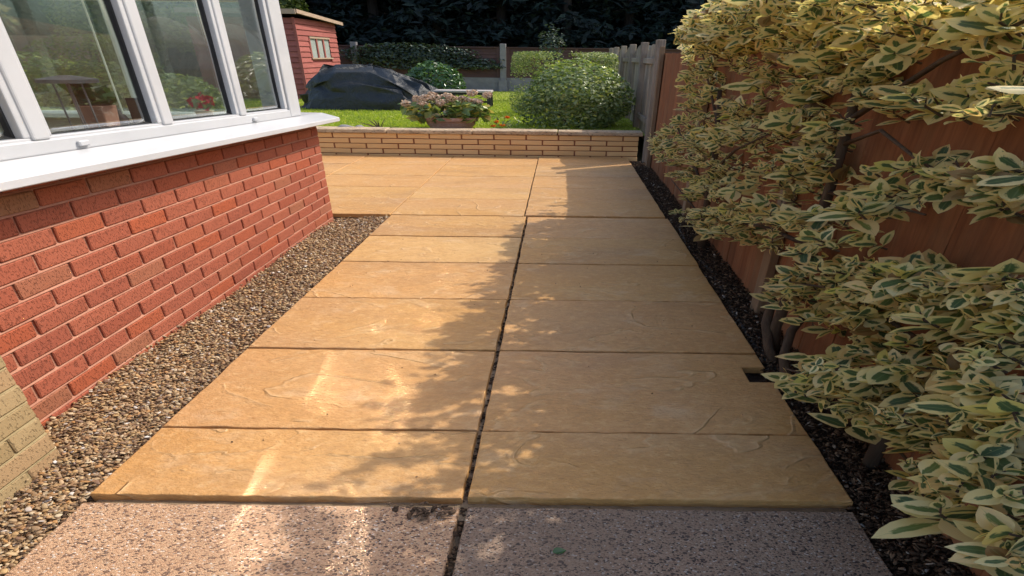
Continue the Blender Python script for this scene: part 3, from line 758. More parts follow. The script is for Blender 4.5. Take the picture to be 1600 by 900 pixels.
ANCHORS = {
 'far': '105,242,140 113,318,144 118,283,150 107,247,150 114,260,148 119,201,130 113,246,144 114,190,130 117,221,144 111,267,137 116,273,133 119,284,145 115,194,122 114,227,128 105,219,143 108,211,121 110,186,125 117,195,137 110,215,124 119,242,123 115,220,138 117,192,126 105,268,131 117,202,121 118,288,134 106,275,143 117,299,152 110,244,132 112,220,140 110,323,149 115,285,152 111,186,123 119,247,122 111,208,132 108,263,140 109,302,145 115,262,125 107,233,150 120,269,144 108,215,131 118,244,149 117,199,130 104,183,131 105,261,153 105,194,124 106,202,134 117,285,153 115,284,134 106,211,127 117,225,129 113,207,144 118,330,154 112,198,121 115,484,140 105,382,148 118,224,129 117,465,110 107,392,134 113,268,100 102,245,151 114,317,156 103,207,119 111,318,95 115,324,140 112,297,150 100,378,91 108,378,128 113,241,151 105,228,105 113,232,142 119,494,127 119,328,139 115,400,112 116,264,152 108,402,135 109,315,157 100,372,100 117,367,153 107,205,110 113,297,126 111,310,147 110,304,104 113,332,97 111,446,98 115,385,119 102,219,137 112,465,148 115,349,112 112,229,115 105,340,146 110,224,130 118,336,102 108,225,140 106,370,118 116,233,145 120,357,134 106,249,146 102,228,135 103,405,94 117,285,123 116,283,117 108,323,136 112,412,98 113,288,124 110,461,134 117,386,143 116,378,115 110,278,137 106,228,141 117,211,121 103,252,132 112,425,101 112,337,98 116,464,102 116,289,111 106,403,103 104,350,110 115,429,118 108,404,113 105,279,130 117,281,154 110,405,142 113,442,151 105,412,126 116,238,126 105,277,116 114,495,140 117,333,94 120,464,159 106,444,136 116,285,121 102,377,91 111,234,109 116,254,143 112,328,122 118,501,130 118,281,148 108,306,126 104,235,117 111,236,114 113,301,121 113,387,104 113,215,149 116,264,133 106,230,115 118,246,153 109,383,119 120,269,134 106,375,102 115,494,134 112,360,143 116,484,133 114,316,102 116,340,125 110,254,114 102,221,130 109,229,125 111,282,118 119,414,139 108,456,134 103,289,139 114,264,143 111,215,109 119,495,128 119,360,144 109,300,107 115,283,139 109,221,106 111,459,106 119,424,148 119,432,121 107,422,121 110,337,127 112,412,154 100,383,103 117,300,103 107,295,104 102,286,107 109,424,121 117,393,107 114,362,141 105,300,130 115,472,105 116,254,123 112,454,102 117,456,91 102,401,99 101,232,147 112,418,147 111,228,108 111,370,131 113,224,107 115,219,123 101,302,107 106,220,133 106,229,105 118,387,126 118,439,123 112,417,133 117,295,108 105,403,120 109,403,158 112,438,113 103,294,101 108,262,150 101,410,115 118,375,109 102,399,124 115,232,117 108,266,100 117,433,160 118,217,137 116,233,132 112,339,126 111,474,147 107,393,145 107,385,145 105,240,130 120,306,153 112,412,78 113,294,82 102,280,89 109,403,42 105,374,30 99,287,53 109,379,28 98,305,82 108,324,88 104,233,98 103,282,91 113,275,71 111,538,45 111,210,102 112,285,57 106,371,76 110,355,63 95,255,98 103,345,94 97,234,100 100,464,67 94,271,53 103,284,63 103,430,81 96,471,43 113,280,68 112,330,56 108,409,79 114,273,88 110,318,62 104,193,102 100,185,97 109,330,46 112,240,103 101,353,85 113,370,88 101,399,40 101,185,107 99,343,47 97,190,93 113,471,68 97,309,53 102,297,66 102,316,85 95,376,74 107,286,101 109,528,50 111,383,82 111,575,41 101,238,82 99,341,63 111,296,91 113,493,46 112,203,100 98,274,77 106,263,84 95,329,67 97,266,98 108,379,44 102,313,83 107,306,94 110,221,91 112,447,26 106,296,49 109,380,67 99,345,40 105,422,62 112,314,72 99,498,54 106,203,95 112,583,37 109,461,51 114,278,93 96,217,105 103,229,83 113,347,39 103,371,72 112,331,86 95,333,76 102,349,49 108,453,28 102,346,41 112,445,44 110,237,79 111,446,32 104,452,50 104,246,89 112,557,48 113,470,62 105,359,65 110,338,58 113,337,69 113,293,57 102,222,108 104,260,69 97,319,50 109,358,80 111,330,55 112,489,70 98,509,52 109,259,92 98,418,78 104,424,35 114,304,62 106,476,51 114,384,69 105,237,96 100,341,84 107,314,89 101,430,56 110,332,44 113,532,28 113,245,83 100,330,45 105,351,34 104,507,45 105,496,69 108,452,80 108,405,73 98,191,104 110,306,89 105,391,71 99,294,57 103,398,69 104,195,95 109,389,89 98,259,63 102,289,71 95,357,62 112,439,76 104,230,99 103,303,52 105,385,30 98,377,41 106,301,91 113,290,56 95,396,55 111,486,30 109,296,98 105,505,50 104,186,105 109,472,36 101,338,79 99,367,49 111,231,104 94,414,66 114,433,83 112,271,68 111,253,105 107,321,66 98,505,52 109,550,40 111,388,40 103,324,51 110,212,98 114,242,85 98,290,87 103,387,74 106,377,29 114,477,77 112,265,72 98,492,62 95,421,58 113,485,49 97,338,73 111,212,90 107,342,55 112,468,49 106,320,68 112,471,34 95,315,66 109,304,86 108,547,35 108,234,102 97,480,48 108,216,86 104,257,67 113,299,71 102,502,59 110,358,42 96,345,75',
 'middle': '105,207,89 104,202,79 105,197,80 108,216,71 107,222,76 111,223,74 110,195,90 112,198,96 107,188,86 112,201,90 112,210,97 112,206,81 106,208,74 111,238,84 109,202,90 109,216,83 112,200,88 108,234,87 112,195,90 109,213,83 112,226,81 103,212,84 107,233,89 108,212,96 106,227,82 103,198,88 105,221,77 106,201,92 93,277,43 97,267,38 88,291,39 96,261,40 96,350,22 91,286,33 100,280,40 95,332,22 90,256,51 99,271,45 97,262,44 94,233,56 95,233,56 90,244,52 96,243,51 96,302,37 96,250,51 91,244,45 96,300,30 94,286,31 105,320,33 96,186,70 97,198,56 91,146,89 106,239,58 110,262,48 105,183,66 105,140,102 101,149,75 109,159,89 108,169,88 96,145,85 109,163,69 103,149,100 112,182,74 93,156,71 96,201,51 100,159,86 110,232,59 104,259,46 104,152,94 93,139,89 105,146,88 94,180,71 107,191,54 95,259,41 98,281,30 101,245,51 103,229,58 109,194,59 109,226,53 107,147,87 92,308,32 110,347,13 98,124,95 91,176,71 96,257,48 108,355,11 98,319,26 103,251,36 91,218,66 97,195,54 107,331,30 90,252,46 105,335,23 102,214,58 111,275,49 91,329,24 100,274,43 108,149,89 93,169,63 108,422,0 93,168,73 105,158,96 109,171,75 112,164,90 105,222,60 107,150,90 97,140,94 91,157,72 93,262,51 90,245,56 94,200,69 108,167,85 101,207,57 98,252,54 110,199,66 102,242,60 111,197,54 93,268,35 103,299,25 106,251,38 104,331,22 102,322,23 110,337,21 91,204,66 96,180,73 107,157,78 99,322,32 99,175,76 104,159,83 107,189,66 101,258,41 104,142,95 104,242,42 110,142,103 95,102,104 109,111,105 102,105,109 103,121,99 107,112,105 95,116,105 105,125,100 100,101,104 109,113,98 102,109,106 110,113,99 96,105,110 96,106,108 101,121,107 104,125,102 103,125,103 95,104,107 98,117,126 111,144,119 100,118,124 109,140,123 111,122,121 108,117,121 100,137,121 106,129,126 109,134,123 106,116,125 98,125,120 107,133,122 109,150,122 94,107,122 105,124,121 99,141,123 99,111,118 109,126,123 97,118,119 103,139,121 96,105,124 100,116,123 103,119,120 97,112,124 100,164,137 101,152,139 104,162,132 116,154,143 115,183,144 103,132,140 116,137,137 100,148,144 114,194,138 108,128,138 114,195,141 105,167,140 102,125,140 114,193,142 106,180,134 116,197,145 101,179,141 110,135,138 110,190,140 100,173,141 104,189,148 109,183,135 112,171,146 110,193,131 107,162,138 109,151,145 111,195,147 115,196,147 115,158,140 108,186,145 108,162,146 100,134,138 112,146,139 102,181,138 113,190,148 104,118,133 115,202,149 111,179,140 102,159,133 105,188,138 100,164,145 109,156,142 105,185,112 116,197,128 114,171,120 111,166,116 106,161,123 104,160,123 112,213,128 111,188,115 106,190,124 112,183,127 115,191,124 104,156,120 114,169,118 111,185,120 105,177,120 105,185,122',
 'near': '96,87,86 96,177,48 102,95,76 110,123,62 104,147,55 97,109,72 110,204,30 101,187,34 110,133,48 110,166,29 103,88,71 104,197,28 102,112,78 108,113,68 108,134,59 108,109,56 112,116,68 114,117,74 98,117,69 98,170,46 105,111,66 103,117,65 97,100,84 99,90,78 98,109,78 105,128,46 102,103,78 113,178,47 96,163,43 108,176,43 104,161,52 99,99,83 98,112,59 98,95,68 104,183,34 101,179,51 93,167,45 109,187,47 112,145,41 94,107,78 100,87,82 111,150,44 93,135,72 102,161,37 107,164,39 107,93,75 96,148,64 102,119,77 94,86,72 103,96,67 111,168,34 100,101,82 97,86,74 101,129,49 97,134,54 99,122,76 108,118,65 92,103,72 96,180,46 93,84,89 95,140,56 98,91,86 99,126,55 111,125,71 111,147,31 105,171,46 95,114,65 93,90,83 110,166,42 106,156,64 113,107,60 99,128,72 98,131,47 100,113,52 114,115,54 111,197,34 101,93,84 108,132,49 96,128,73 112,152,63 105,119,77 112,131,74 93,115,77 110,136,68 112,97,64 108,197,32 108,116,75 96,106,77 109,148,50 113,172,57 104,136,66 94,175,44 100,90,84 113,145,39 99,90,70 103,155,51 106,114,63 96,114,74 101,88,74 100,174,39 113,141,46 109,124,62 107,120,70 113,167,51 101,96,71 102,98,74 104,126,47 101,123,65 102,114,51 104,141,66 111,153,65 113,131,61 100,133,58 101,106,67 107,122,65 105,109,72 106,196,40 93,181,43 100,104,76 110,212,31 105,121,70 97,124,46 103,182,43 106,185,44 111,107,78 101,185,35 95,138,62 109,162,58 96,174,45 109,170,50 93,153,64 97,111,70 95,133,62 98,93,87 106,84,58 105,153,11 106,118,28 99,90,55 87,128,34 89,73,70 96,132,27 94,119,38 102,101,50 101,136,24 102,95,48 91,84,56 99,93,48 91,131,29 100,82,52 103,100,56 91,78,68 101,128,27 88,104,53 90,114,41 102,110,37 90,120,36 105,117,31 101,96,44 105,156,14 102,147,9 99,112,33 108,110,50 106,118,43 108,91,48 102,109,42 92,83,60 91,98,40 103,107,53 101,107,48 109,111,52 100,82,64 96,108,48 91,129,33 99,91,58 100,152,19 108,112,28 98,83,51 102,92,61 104,142,13 92,137,21 103,126,31 100,107,38 95,88,61 90,102,34 91,134,35 88,90,48 88,116,46 99,149,12 108,140,33 101,115,23 100,86,60 89,129,39 96,141,16 100,129,27 91,94,61 109,84,50 103,148,16 107,147,18 97,100,38 95,128,39 98,89,59 109,120,26 88,89,53 91,80,67 101,104,49 103,139,26 95,112,46 88,109,49 108,143,15 105,145,28 105,114,47 102,110,42 92,112,32 110,95,59 106,89,47 103,116,33 88,123,40 94,113,32 99,85,56 93,128,39 92,88,60 93,106,55 93,102,55 93,143,19 98,103,37 99,81,57 91,117,39 106,92,57 95,98,50 107,111,46 106,131,14 108,106,36 92,112,36 95,112,42 88,130,25 108,92,46 90,83,72 100,108,37 98,77,60 90,97,45 96,114,36 93,88,65 91,110,45 93,102,39 104,144,21 104,81,38 90,70,67 94,72,51 101,87,34 88,71,49 88,84,41 96,95,36 93,93,41 96,78,61 93,76,47 94,87,42 103,84,49 97,88,31 97,74,44 91,63,56 97,86,53 97,83,52 91,75,51 89,63,54 102,93,41 93,69,54 89,71,50 103,75,51 105,85,42 94,74,57 89,72,55 95,72,62 100,84,38 91,74,60 100,92,31 99,87,34 99,89,41 103,92,29 96,90,46 91,75,45 102,79,59 94,76,52 97,80,49 104,84,43 99,66,37 99,73,32 86,70,41 99,67,36 99,78,35 92,61,42 93,79,32 93,74,34 90,74,36 98,69,42 98,77,34 91,58,41 84,52,50 85,56,47 88,57,49 85,59,49 89,60,45 92,58,42',
 'middle_top': '106,365,150 103,227,159 108,153,190 112,255,171 108,198,160 104,353,153 105,358,152 95,189,147 97,165,194 93,305,155 93,259,171 106,427,151 107,150,156 97,342,145 103,103,144 106,100,192 109,269,148 109,342,153 106,91,186 95,401,152 108,191,177 96,202,144 93,310,163 89,296,163 107,288,150 102,162,199 93,270,173 110,248,145 102,427,149 102,353,147 102,274,156 112,342,145 99,369,151 112,281,164 93,98,196 100,309,153 109,299,146 108,300,148 100,299,151 91,90,177 105,362,148 99,257,153 90,295,151 96,218,185 98,276,143 108,278,154 102,281,154 109,139,181 94,184,154 93,233,168 97,406,149 95,259,177 90,196,146 106,352,148 100,339,148 89,246,155 104,333,151 92,300,154 106,439,145 99,248,157 90,94,156 94,100,154 89,232,153 98,263,171 110,229,149 90,298,156 106,433,148 111,127,156 91,273,168 97,146,192 91,148,167 109,278,166 110,155,165 98,395,147 111,300,155 106,304,150 97,332,147 110,320,159 101,274,158 103,372,149 92,105,182 107,115,155 101,353,149 107,349,144 111,357,148 99,321,157 109,301,152 112,332,150 90,152,172 101,400,159 101,334,147 107,225,155 102,159,182 96,265,158 100,379,159 111,136,155 102,295,169 101,435,148 90,302,151 106,259,168 101,353,154 100,305,165 94,248,144 111,170,155 91,245,171 97,373,144 95,135,157 112,123,201 95,252,162 102,307,144 98,417,148 88,100,162 105,338,153 89,282,145 104,368,159 97,257,180 94,101,162 90,126,156 99,364,148 90,159,171 111,343,164 109,353,149 110,330,142 101,150,182 108,227,163 99,256,185 105,341,165 96,277,155 110,102,151 109,296,158 112,226,170 99,337,150 104,366,144 110,314,148 111,338,163 109,347,142 101,153,190 107,246,158 99,369,148 109,90,151 100,270,170 98,411,158 101,314,143 109,233,152 101,274,171 99,112,170 109,297,164 107,292,162 97,412,155 107,417,154 103,330,142 99,237,155 90,242,155 108,333,145 97,284,148 107,206,192 99,328,147 97,389,155 105,384,148 97,432,149 103,375,157 93,97,196 108,293,152 107,161,169 110,104,193 101,230,172 99,326,167 108,394,158 96,323,150 97,214,174 98,253,142 98,284,153 98,198,147 105,432,145 111,351,155 109,372,148 105,378,158 99,345,145 110,180,159 97,285,149 100,102,197 92,157,194 111,212,156 93,115,175 110,341,150 105,424,145 101,210,189 94,195,145 95,189,179 112,281,158 100,358,161 102,400,151 99,274,155 91,209,152 94,291,147 98,354,151 103,273,149 111,274,169 111,198,170 98,112,149 110,260,173 97,402,148 104,100,163 106,234,158 107,113,178 101,394,157 95,316,156 105,280,161 106,127,195 99,411,153 92,154,185 108,199,152 100,227,158 89,156,153 105,304,151 105,136,148 104,118,161 106,421,145 95,370,144 94,155,190 110,110,175 102,331,145 104,265,183 97,305,154 107,149,149 108,395,144 102,187,149 105,420,148 107,372,155 100,301,161 96,274,174 108,324,164 95,328,145 107,344,157 101,354,156 96,318,157 110,161,191 108,240,172 98,107,158 101,237,163 106,119,146 96,160,198 106,218,167 98,280,169 106,380,158 90,313,161 111,399,154 102,146,167 101,341,149 111,226,186 100,221,145 102,292,160 91,147,193 89,131,153 109,283,168 93,130,192 108,189,181 104,121,145 107,422,151 97,421,147 96,339,147 99,333,150 96,395,149 103,361,155 111,381,149 97,270,146 102,201,157 100,243,150 102,390,144 88,183,158 108,299,155 99,143,177 95,311,150 97,398,147 104,214,178 105,331,155 106,182,157 112,422,152 100,430,145 110,421,149 99,315,143 98,349,153 98,428,147 109,324,157 109,235,177 101,385,158 89,202,163 95,224,161 97,233,163 89,293,171 94,310,158 100,168,183 96,231,158 99,347,162 109,401,144 95,120,165 101,436,145 110,202,153 104,409,144 92,175,201 111,345,159 96,351,157 109,249,177 112,297,166 102,370,153 108,92,195 88,168,158 99,369,152 110,311,151 96,322,150 111,156,188 112,392,153 93,222,145 104,239,169 112,93,196 104,259,170 105,142,164 103,169,163 100,92,177 108,349,161 104,227,168 105,271,177 106,344,148 98,171,160 105,431,150 104,139,181 98,386,143 103,283,151 98,292,145 108,343,144 97,376,158 102,262,168 103,433,149 97,341,152 103,234,163 99,91,155 104,96,169 111,426,147 106,259,162 97,380,146 93,300,149 99,164,187 96,351,156 97,423,150 108,254,173 94,243,172 103,435,146 107,431,145 110,282,153 101,168,200 96,194,177 106,153,184 112,294,168 96,372,158 99,380,145 98,218,181 102,376,159 95,275,172 109,351,150 100,424,152 106,413,151 109,386,158 95,320,144 99,424,147 98,389,151 101,338,152 92,215,154 109,252,184 107,338,145 102,158,188 93,214,181 103,170,156 90,306,145 107,242,166 95,260,163 89,219,185 106,303,158 103,222,163 96,371,142 96,285,142 102,431,149 109,413,146 97,215,184 100,221,163 90,167,144 103,235,169 107,246,160 95,156,196 104,142,174 112,225,157 110,290,165 98,151,187 109,391,156 109,358,158 102,358,153 94,183,197 98,159,166 106,151,168 100,381,153 105,209,158 91,301,152 105,234,159 97,168,175 100,313,151 102,425,145 91,254,167 109,177,148 101,435,148 88,136,178 99,429,149 95,376,160 93,204,145 104,383,159 103,387,157 107,246,164 107,318,151 89,192,146 101,254,146 106,249,152 108,333,161 92,275,165 111,427,147 99,171,201 108,389,145 107,360,143 102,254,159 95,252,161 112,197,154 100,165,172 88,236,188 98,336,144 101,153,180 93,265,167 106,349,154 101,254,147 105,327,159 103,161,154 105,328,142 108,157,177 105,244,143 99,327,161 107,374,158 88,167,186 88,91,196 94,295,160 106,384,149 101,435,148 103,407,147 112,404,145 92,241,148 107,193,152 103,376,147 101,91,201 93,220,189 107,91,142 106,416,151 90,203,154 110,411,154 110,372,148 108,173,163 111,263,166 95,265,162 109,387,148 108,390,153 89,301,165 101,228,178 105,163,181 98,93,160 100,279,174 106,149,161 111,239,156 100,330,157 99,423,154 110,360,160 96,183,156 107,137,171 103,323,146 105,427,151 89,255,150 102,433,148 102,169,167 90,186,160 96,186,188 108,421,146 94,257,163 109,291,143 96,164,185 110,391,147 99,304,155 95,398,152 109,350,159 97,234,172 111,309,155 100,332,166 111,284,166 95,180,187 104,143,166 110,294,167 95,221,154 108,433,147 95,150,150 103,110,174 105,158,173 111,254,164 111,338,148 103,203,144 112,372,154 98,277,146 106,345,158 106,258,179 104,430,148 99,336,160 101,191,157 102,236,165 98,387,160 102,298,152 107,250,161 89,273,179 104,416,147 92,149,150 91,275,159 100,220,174 89,98,160 88,217,157 111,153,178 106,237,161 98,234,162 92,118,169 101,351,161 89,201,161 98,215,143 89,285,159 105,146,175 95,226,157 102,414,147 110,439,146 88,317,153 102,360,151 99,436,145 109,149,162 111,435,145 97,309,153 107,282,166 111,144,201 94,307,145 94,290,152 111,224,176 92,316,147 110,290,172 108,220,151 96,200,168 106,107,155 112,240,151 97,189,181 103,406,157 102,251,166 102,370,146 110,377,152 100,323,158 90,297,154 109,226,146 93,227,173 98,151,195 97,344,160 125,296,142 122,213,149 119,111,142 130,266,149 129,93,142 121,292,149 120,282,143 124,197,146 122,215,140 122,111,136 123,289,146 118,323,144 127,84,140 121,224,139 125,209,138 124,87,138 123,211,141 127,248,144 123,153,136 127,306,149 120,162,150 123,137,138 127,113,139 126,263,139 130,95,144 125,105,140 123,129,145 120,87,139 124,117,141 124,133,149 130,268,145 120,190,141 123,137,150 130,179,135 119,249,143 121,185,146 120,278,147 121,253,136 127,291,143 119,173,144 118,318,144 121,231,144 125,112,141 119,225,136 120,208,147 124,251,135 128,108,136 123,193,139 130,125,142 126,278,136 125,285,147 126,257,138 120,297,137 118,246,139 129,217,140 129,327,146 128,96,143 126,93,137 122,235,140 124,312,138 122,229,141 120,246,140 121,273,139 119,163,137 130,113,139 118,234,143 123,294,149 125,213,141 129,227,144 121,287,143 122,143,139 128,226,143 122,98,140 120,115,142 120,328,135 124,223,146 118,134,149 123,178,149 120,266,148 124,232,140 121,283,140 124,155,146 126,271,148 118,271,139 124,240,144 119,266,143 122,290,147 122,324,146 124,280,146 122,176,143 126,145,145 120,112,138 128,143,148 120,85,150 120,121,147 124,320,136 121,152,149 128,187,145 122,245,149 125,89,141 128,215,147 121,250,149 125,205,137 127,134,148 128,206,143 126,267,140 123,179,145 125,287,148 126,107,150 120,120,139 122,239,147 128,90,147 126,278,143 121,186,142 129,186,145 124,80,140 126,226,141 127,312,141 120,250,143 125,166,147 122,148,136 123,307,150 122,125,142 123,305,136 121,280,138 125,108,150 119,144,145 123,277,147 126,109,135 128,203,137 124,269,136 119,276,137 123,245,142 124,298,138 122,199,145 128,157,142 126,305,135 124,180,148 126,139,142 122,278,141 122,173,139 122,253,143 129,233,145 127,177,141 121,310,142 129,102,140 118,229,136 120,97,147 130,288,145 120,151,149 130,221,145 125,210,146 127,283,147 123,238,138 122,231,139 125,143,148 130,234,136 122,153,149 120,253,136 126,97,145 126,221,141 127,156,138 119,209,138 122,173,147 126,119,150 126,244,140 130,161,146 122,190,136 119,270,146 127,212,142 126,313,143 122,272,141 129,125,145 122,141,147 120,260,145 122,126,135 128,82,137 128,191,143 125,322,139 121,312,144 127,291,142 127,242,146 122,81,135 119,304,137 130,126,141 126,321,146 127,108,138 127,159,142 118,212,142 121,110,141 125,104,149 126,123,139 120,102,136 126,151,138 119,174,147 122,300,139 129,167,140 122,195,141 124,316,145 122,295,144 125,128,144 125,194,140 130,229,146 127,136,144 129,254,136 126,218,144 128,201,139 125,112,149 120,247,147 123,319,146 121,266,141 128,97,149 125,212,138 130,259,145 126,218,141 124,89,149 130,138,148 128,305,145 128,170,142 118,280,149 128,219,136 130,301,143 125,111,137 128,304,136 119,238,150 121,269,137 130,286,139 121,237,148 119,173,147 124,181,148 128,82,140 121,259,147 118,278,139 126,111,136 127,232,148 119,141,149 122,186,136 122,216,148 119,82,144 125,269,136 119,277,140 121,173,142 128,165,138 128,179,141 122,253,136 124,241,145 120,92,147 124,275,141 124,91,149 123,321,149 129,104,138 128,102,143 122,324,142 121,200,141 122,100,150 122,223,148 122,117,149 124,318,144 128,271,142 118,124,137 125,135,148 119,276,139 121,284,149 123,115,138 125,326,146 126,180,141 121,99,140 125,161,150 127,319,142 119,93,141 122,253,149 118,188,148 123,317,136 127,102,136 130,205,140 126,300,141 121,225,140 122,189,150 128,287,139 129,146,143 127,149,136 125,308,137 125,107,149 125,300,139 124,183,142 122,300,137 126,108,145 129,217,137 130,83,147 126,252,141 119,256,148 125,81,136 119,122,136 127,175,139 119,250,145 128,251,145 119,265,136 129,188,144 120,234,138 127,319,150 119,197,147 120,273,140 123,199,147 122,123,149 125,233,136 128,82,138 121,254,148 122,170,138 126,289,138 124,138,136 123,174,150 120,140,139 123,81,135 123,317,137 129,190,144 119,319,146 119,237,138 123,123,143 130,156,138 122,213,138 125,138,145 122,296,146 120,309,145 120,249,135 125,314,149 127,249,146 128,159,144 128,254,144 124,144,136 119,110,144 119,351,145 128,442,146 122,370,139 122,362,134 126,407,134 129,384,142 121,395,135 127,416,134 130,415,135 127,426,140 121,364,138 126,352,146 125,446,145 129,406,152 126,385,151 122,422,135 126,419,145 129,327,153 126,378,149 118,383,153 130,339,142 132,371,145 126,418,147 131,369,147 121,426,139 118,424,145 121,347,151 125,357,149 124,327,142 118,445,151 125,444,141 130,321,135 123,423,153 122,349,142 130,370,136 129,339,149 130,323,147 122,322,145 123,341,148 123,367,152 125,380,141 131,339,144 132,326,150 121,366,134 128,360,137 124,367,153 127,427,140 129,411,135 127,348,144 130,361,154 131,411,134 126,344,153 130,332,147 132,367,135 129,415,139 129,402,138 131,387,136 119,352,151 129,399,153 131,375,139 130,354,149 124,327,142 129,366,148 121,354,135 126,423,152 121,444,143 126,413,135 132,367,145 118,344,152 130,417,141 127,372,146 131,444,145 131,411,143 120,381,153 120,324,152 126,325,140 119,389,137 128,364,150 120,357,140 130,440,143 128,385,148 121,391,147 123,354,137 121,420,147 123,431,140 120,438,138 121,330,153 122,416,147 119,333,138 119,347,154 124,382,137 124,338,148 131,409,152 118,352,140 122,353,134 121,444,140 125,426,139 120,397,144 121,348,149 123,361,139 131,443,137 124,371,142 122,377,151 125,353,134 123,338,151 119,374,150 128,417,136 131,430,135 123,343,147 130,410,145 118,323,150 123,355,144 120,385,138 126,342,134 123,419,151 131,445,153 126,322,138 126,329,135 132,367,145 122,424,138 123,375,140 126,383,149 128,320,135 131,336,142 119,354,150 131,443,151 123,423,150 122,421,142 119,420,152 126,346,142 124,390,149 122,333,150 125,339,147 121,379,144 121,373,145 129,421,139 125,427,139 131,443,143 127,408,153 122,398,146 129,447,140 121,394,138 131,414,136 128,417,154 125,446,153 131,443,137 127,398,141 122,434,144 129,333,139 125,386,152 129,447,150 129,340,148 131,328,148 124,367,139 131,428,141 121,397,139 129,401,151 124,429,154 122,426,145 119,417,143 131,332,144 130,417,154 120,327,135 121,324,144 119,415,141 125,322,142 120,359,154 128,406,144 130,339,138 131,446,150 123,371,151 129,414,150 128,379,139 123,329,142 120,358,151 126,364,146 125,393,147 131,346,138 127,367,136 121,333,153 127,381,137 120,340,146 130,422,135 130,404,135 122,345,137 120,409,146 126,376,153 129,434,137 124,338,139 127,358,152',
}

# ------------------------------------------------------------------ fences
XFN = 1.185
def board(name, x0, x1, y0, y1, z0, z1, mat, parent, top=None, fn=LM, taper=0.0):
    """upright board; top: list of (fraction across, extra height) for a shaped head"""
    hd = top or [(0, 0), (1, 0)]
    V, n = [], len(hd)
    for xx in (x0, x1):
        V += [(xx, y0, z0), (xx, y1, z0)]
        V += [(xx + (taper * (1 - f) if xx == x0 else 0), y0 + (y1 - y0) * f, z1 + h) for f, h in hd]
    a, b = 0, n + 2
    loopA = [0, 1] + [2 + i for i in range(n)][::-1]
    Fc = [tuple(loopA), tuple(i + b for i in loopA[::-1])]
    for i in range(len(loopA)):
        p, q = loopA[i], loopA[(i + 1) % len(loopA)]
        Fc.append((q, p, p + b, q + b))
    V = [fn(*p) for p in V]
    c = Vector(V[0])
    me = mesh(name, [Vector(v) - c for v in V], Fc, mat)
    o = link(name, me, parent, c)
    return o
nf = empty('garden_fence', (XFN, 3.3, 0), 'tall red stained board fence behind the variegated shrubs', 'fence')
y = -.2
while y < 6.30:
    w = .112
    board('board', XFN + rnd.uniform(0, .012), XFN + .026, y, y + w - .004, -.08, 1.345 + rnd.uniform(-.006, .006), M['red_fence'], nf, taper=.010)
    y += w
for yp in (.55, 2.32, 4.10, 6.22):
    MB().box(XFN - .055, XFN - .004, yp, yp + .085, -.1, 1.36 if yp < 6 else 1.42).map(LM).build('post', M['post_wood'], nf, bevel=.004)
for z in (.22, .74, 1.22):
    MB().box(XFN + .027, XFN + .07, -.2, 6.28, z, z + .05).map(LM).build('rail', M['red_fence'], nf)
ff = empty('garden_fence', (1.2, 9.4, .3), 'weathered grey brown board fence with scalloped top beyond the garden wall', 'fence')
post_y = [6.50, 7.75, 9.05, 10.4, 11.8, 13.1]
for yp in post_y:
    MB().box(1.13, 1.235, yp, yp + .13, -.1, 1.50).map(LM).build('post', M['grey_fence'], ff, bevel=.006)
for i in range(len(post_y) - 1):
    y0, y1 = post_y[i] + .135, post_y[i + 1] - .005
    n = 7
    w = (y1 - y0) / n
    for k in range(n):
        def hh(f):
            t = (k + f) / n
            return .11 * math.sin(math.pi * t)
        top = [(f, hh(f)) for f in (0, .33, .66, 1)]
        board('board', 1.212 + rnd.uniform(0, .008), 1.232, y0 + k * w + .004, y0 + (k + 1) * w - .004, .2, 1.36 + rnd.uniform(-.01, .01), M['grey_fence'], ff, top=top)
    for z in (.45, 1.22):
        MB().box(1.168, 1.210, y0, y1, z, z + .07).map(LM).build('rail', M['grey_fence'], ff, bevel=.004)

def lap_panel(fence, x0, x1, y, z0, z1, mat, slats=10):
    h = (z1 - z0) / slats
    for k in range(slats):
        za = z0 + k * h
        V = [(x0, y - .020, za), (x1, y - .020, za + rnd.uniform(-.006, .006)), (x1, y - .003, za + h * 1.12), (x0, y - .003, za + h * 1.12),
             (x0, y - .008, za), (x1, y - .008, za), (x1, y + .004, za + h * 1.12), (x0, y + .004, za + h * 1.12)]
        V = [LM(*p) for p in V]; c = Vector(V[0])
        link('slat', mesh('slat', [Vector(p) - c for p in V], BOXF, mat), fence, c)
    for xx in (x0, (x0 + x1) / 2 - .05, x1 - .1):
        MB().box(xx, xx + .1, y - .045, y - .021, z0, z1).map(LM).build('batten', mat, fence)
    MB().box(x0 - .03, x1 + .03, y - .055, y + .02, z1 + .001, z1 + .035).map(LM).build('capping', mat, fence)
bf = empty('back_fence', (-3, 15.8, .3), 'dark lapped panel fence with grey posts along the back of the lawn', 'fence')
YB = 15.8
px = [-10.9, -6.4, -1.87, 2.6, 7.1]
for i, x in enumerate(px):
    MB().box(x - .09, x + .09, YB - .09, YB + .07, .1, 1.62).map(LM).build('post', M['concrete'], bf, bevel=.01)
    MB().box(x - .13, x + .13, YB - .13, YB - .091, .25, .62).map(LM).build('post_spur', M['concrete'], bf)
for i in range(len(px) - 1):
    MB().box(px[i] + .095, px[i + 1] - .095, YB - .04, YB + .03, .2, .68).map(LM).build('gravel_board', M['concrete'], bf)
    lap_panel(bf, px[i] + .10, px[i + 1] - .10, YB, .685, 1.50, M['back_fence'], 9)
# pale panels at the left corner of the garden
lfn = empty('corner_fence', (-14, 14.6, .3), 'pale weathered lapped fence panel seen through the conservatory glass', 'fence')
for x in (-16.6, -13.25):
    MB().box(x - .14, x + .08, 14.5, 14.66, .2, 1.72).map(LM).build('post', M['back_fence'], lfn)
lap_panel(lfn, -16.5, -13.4, 14.6, .35, 1.62, M['pale_panel'], 8)

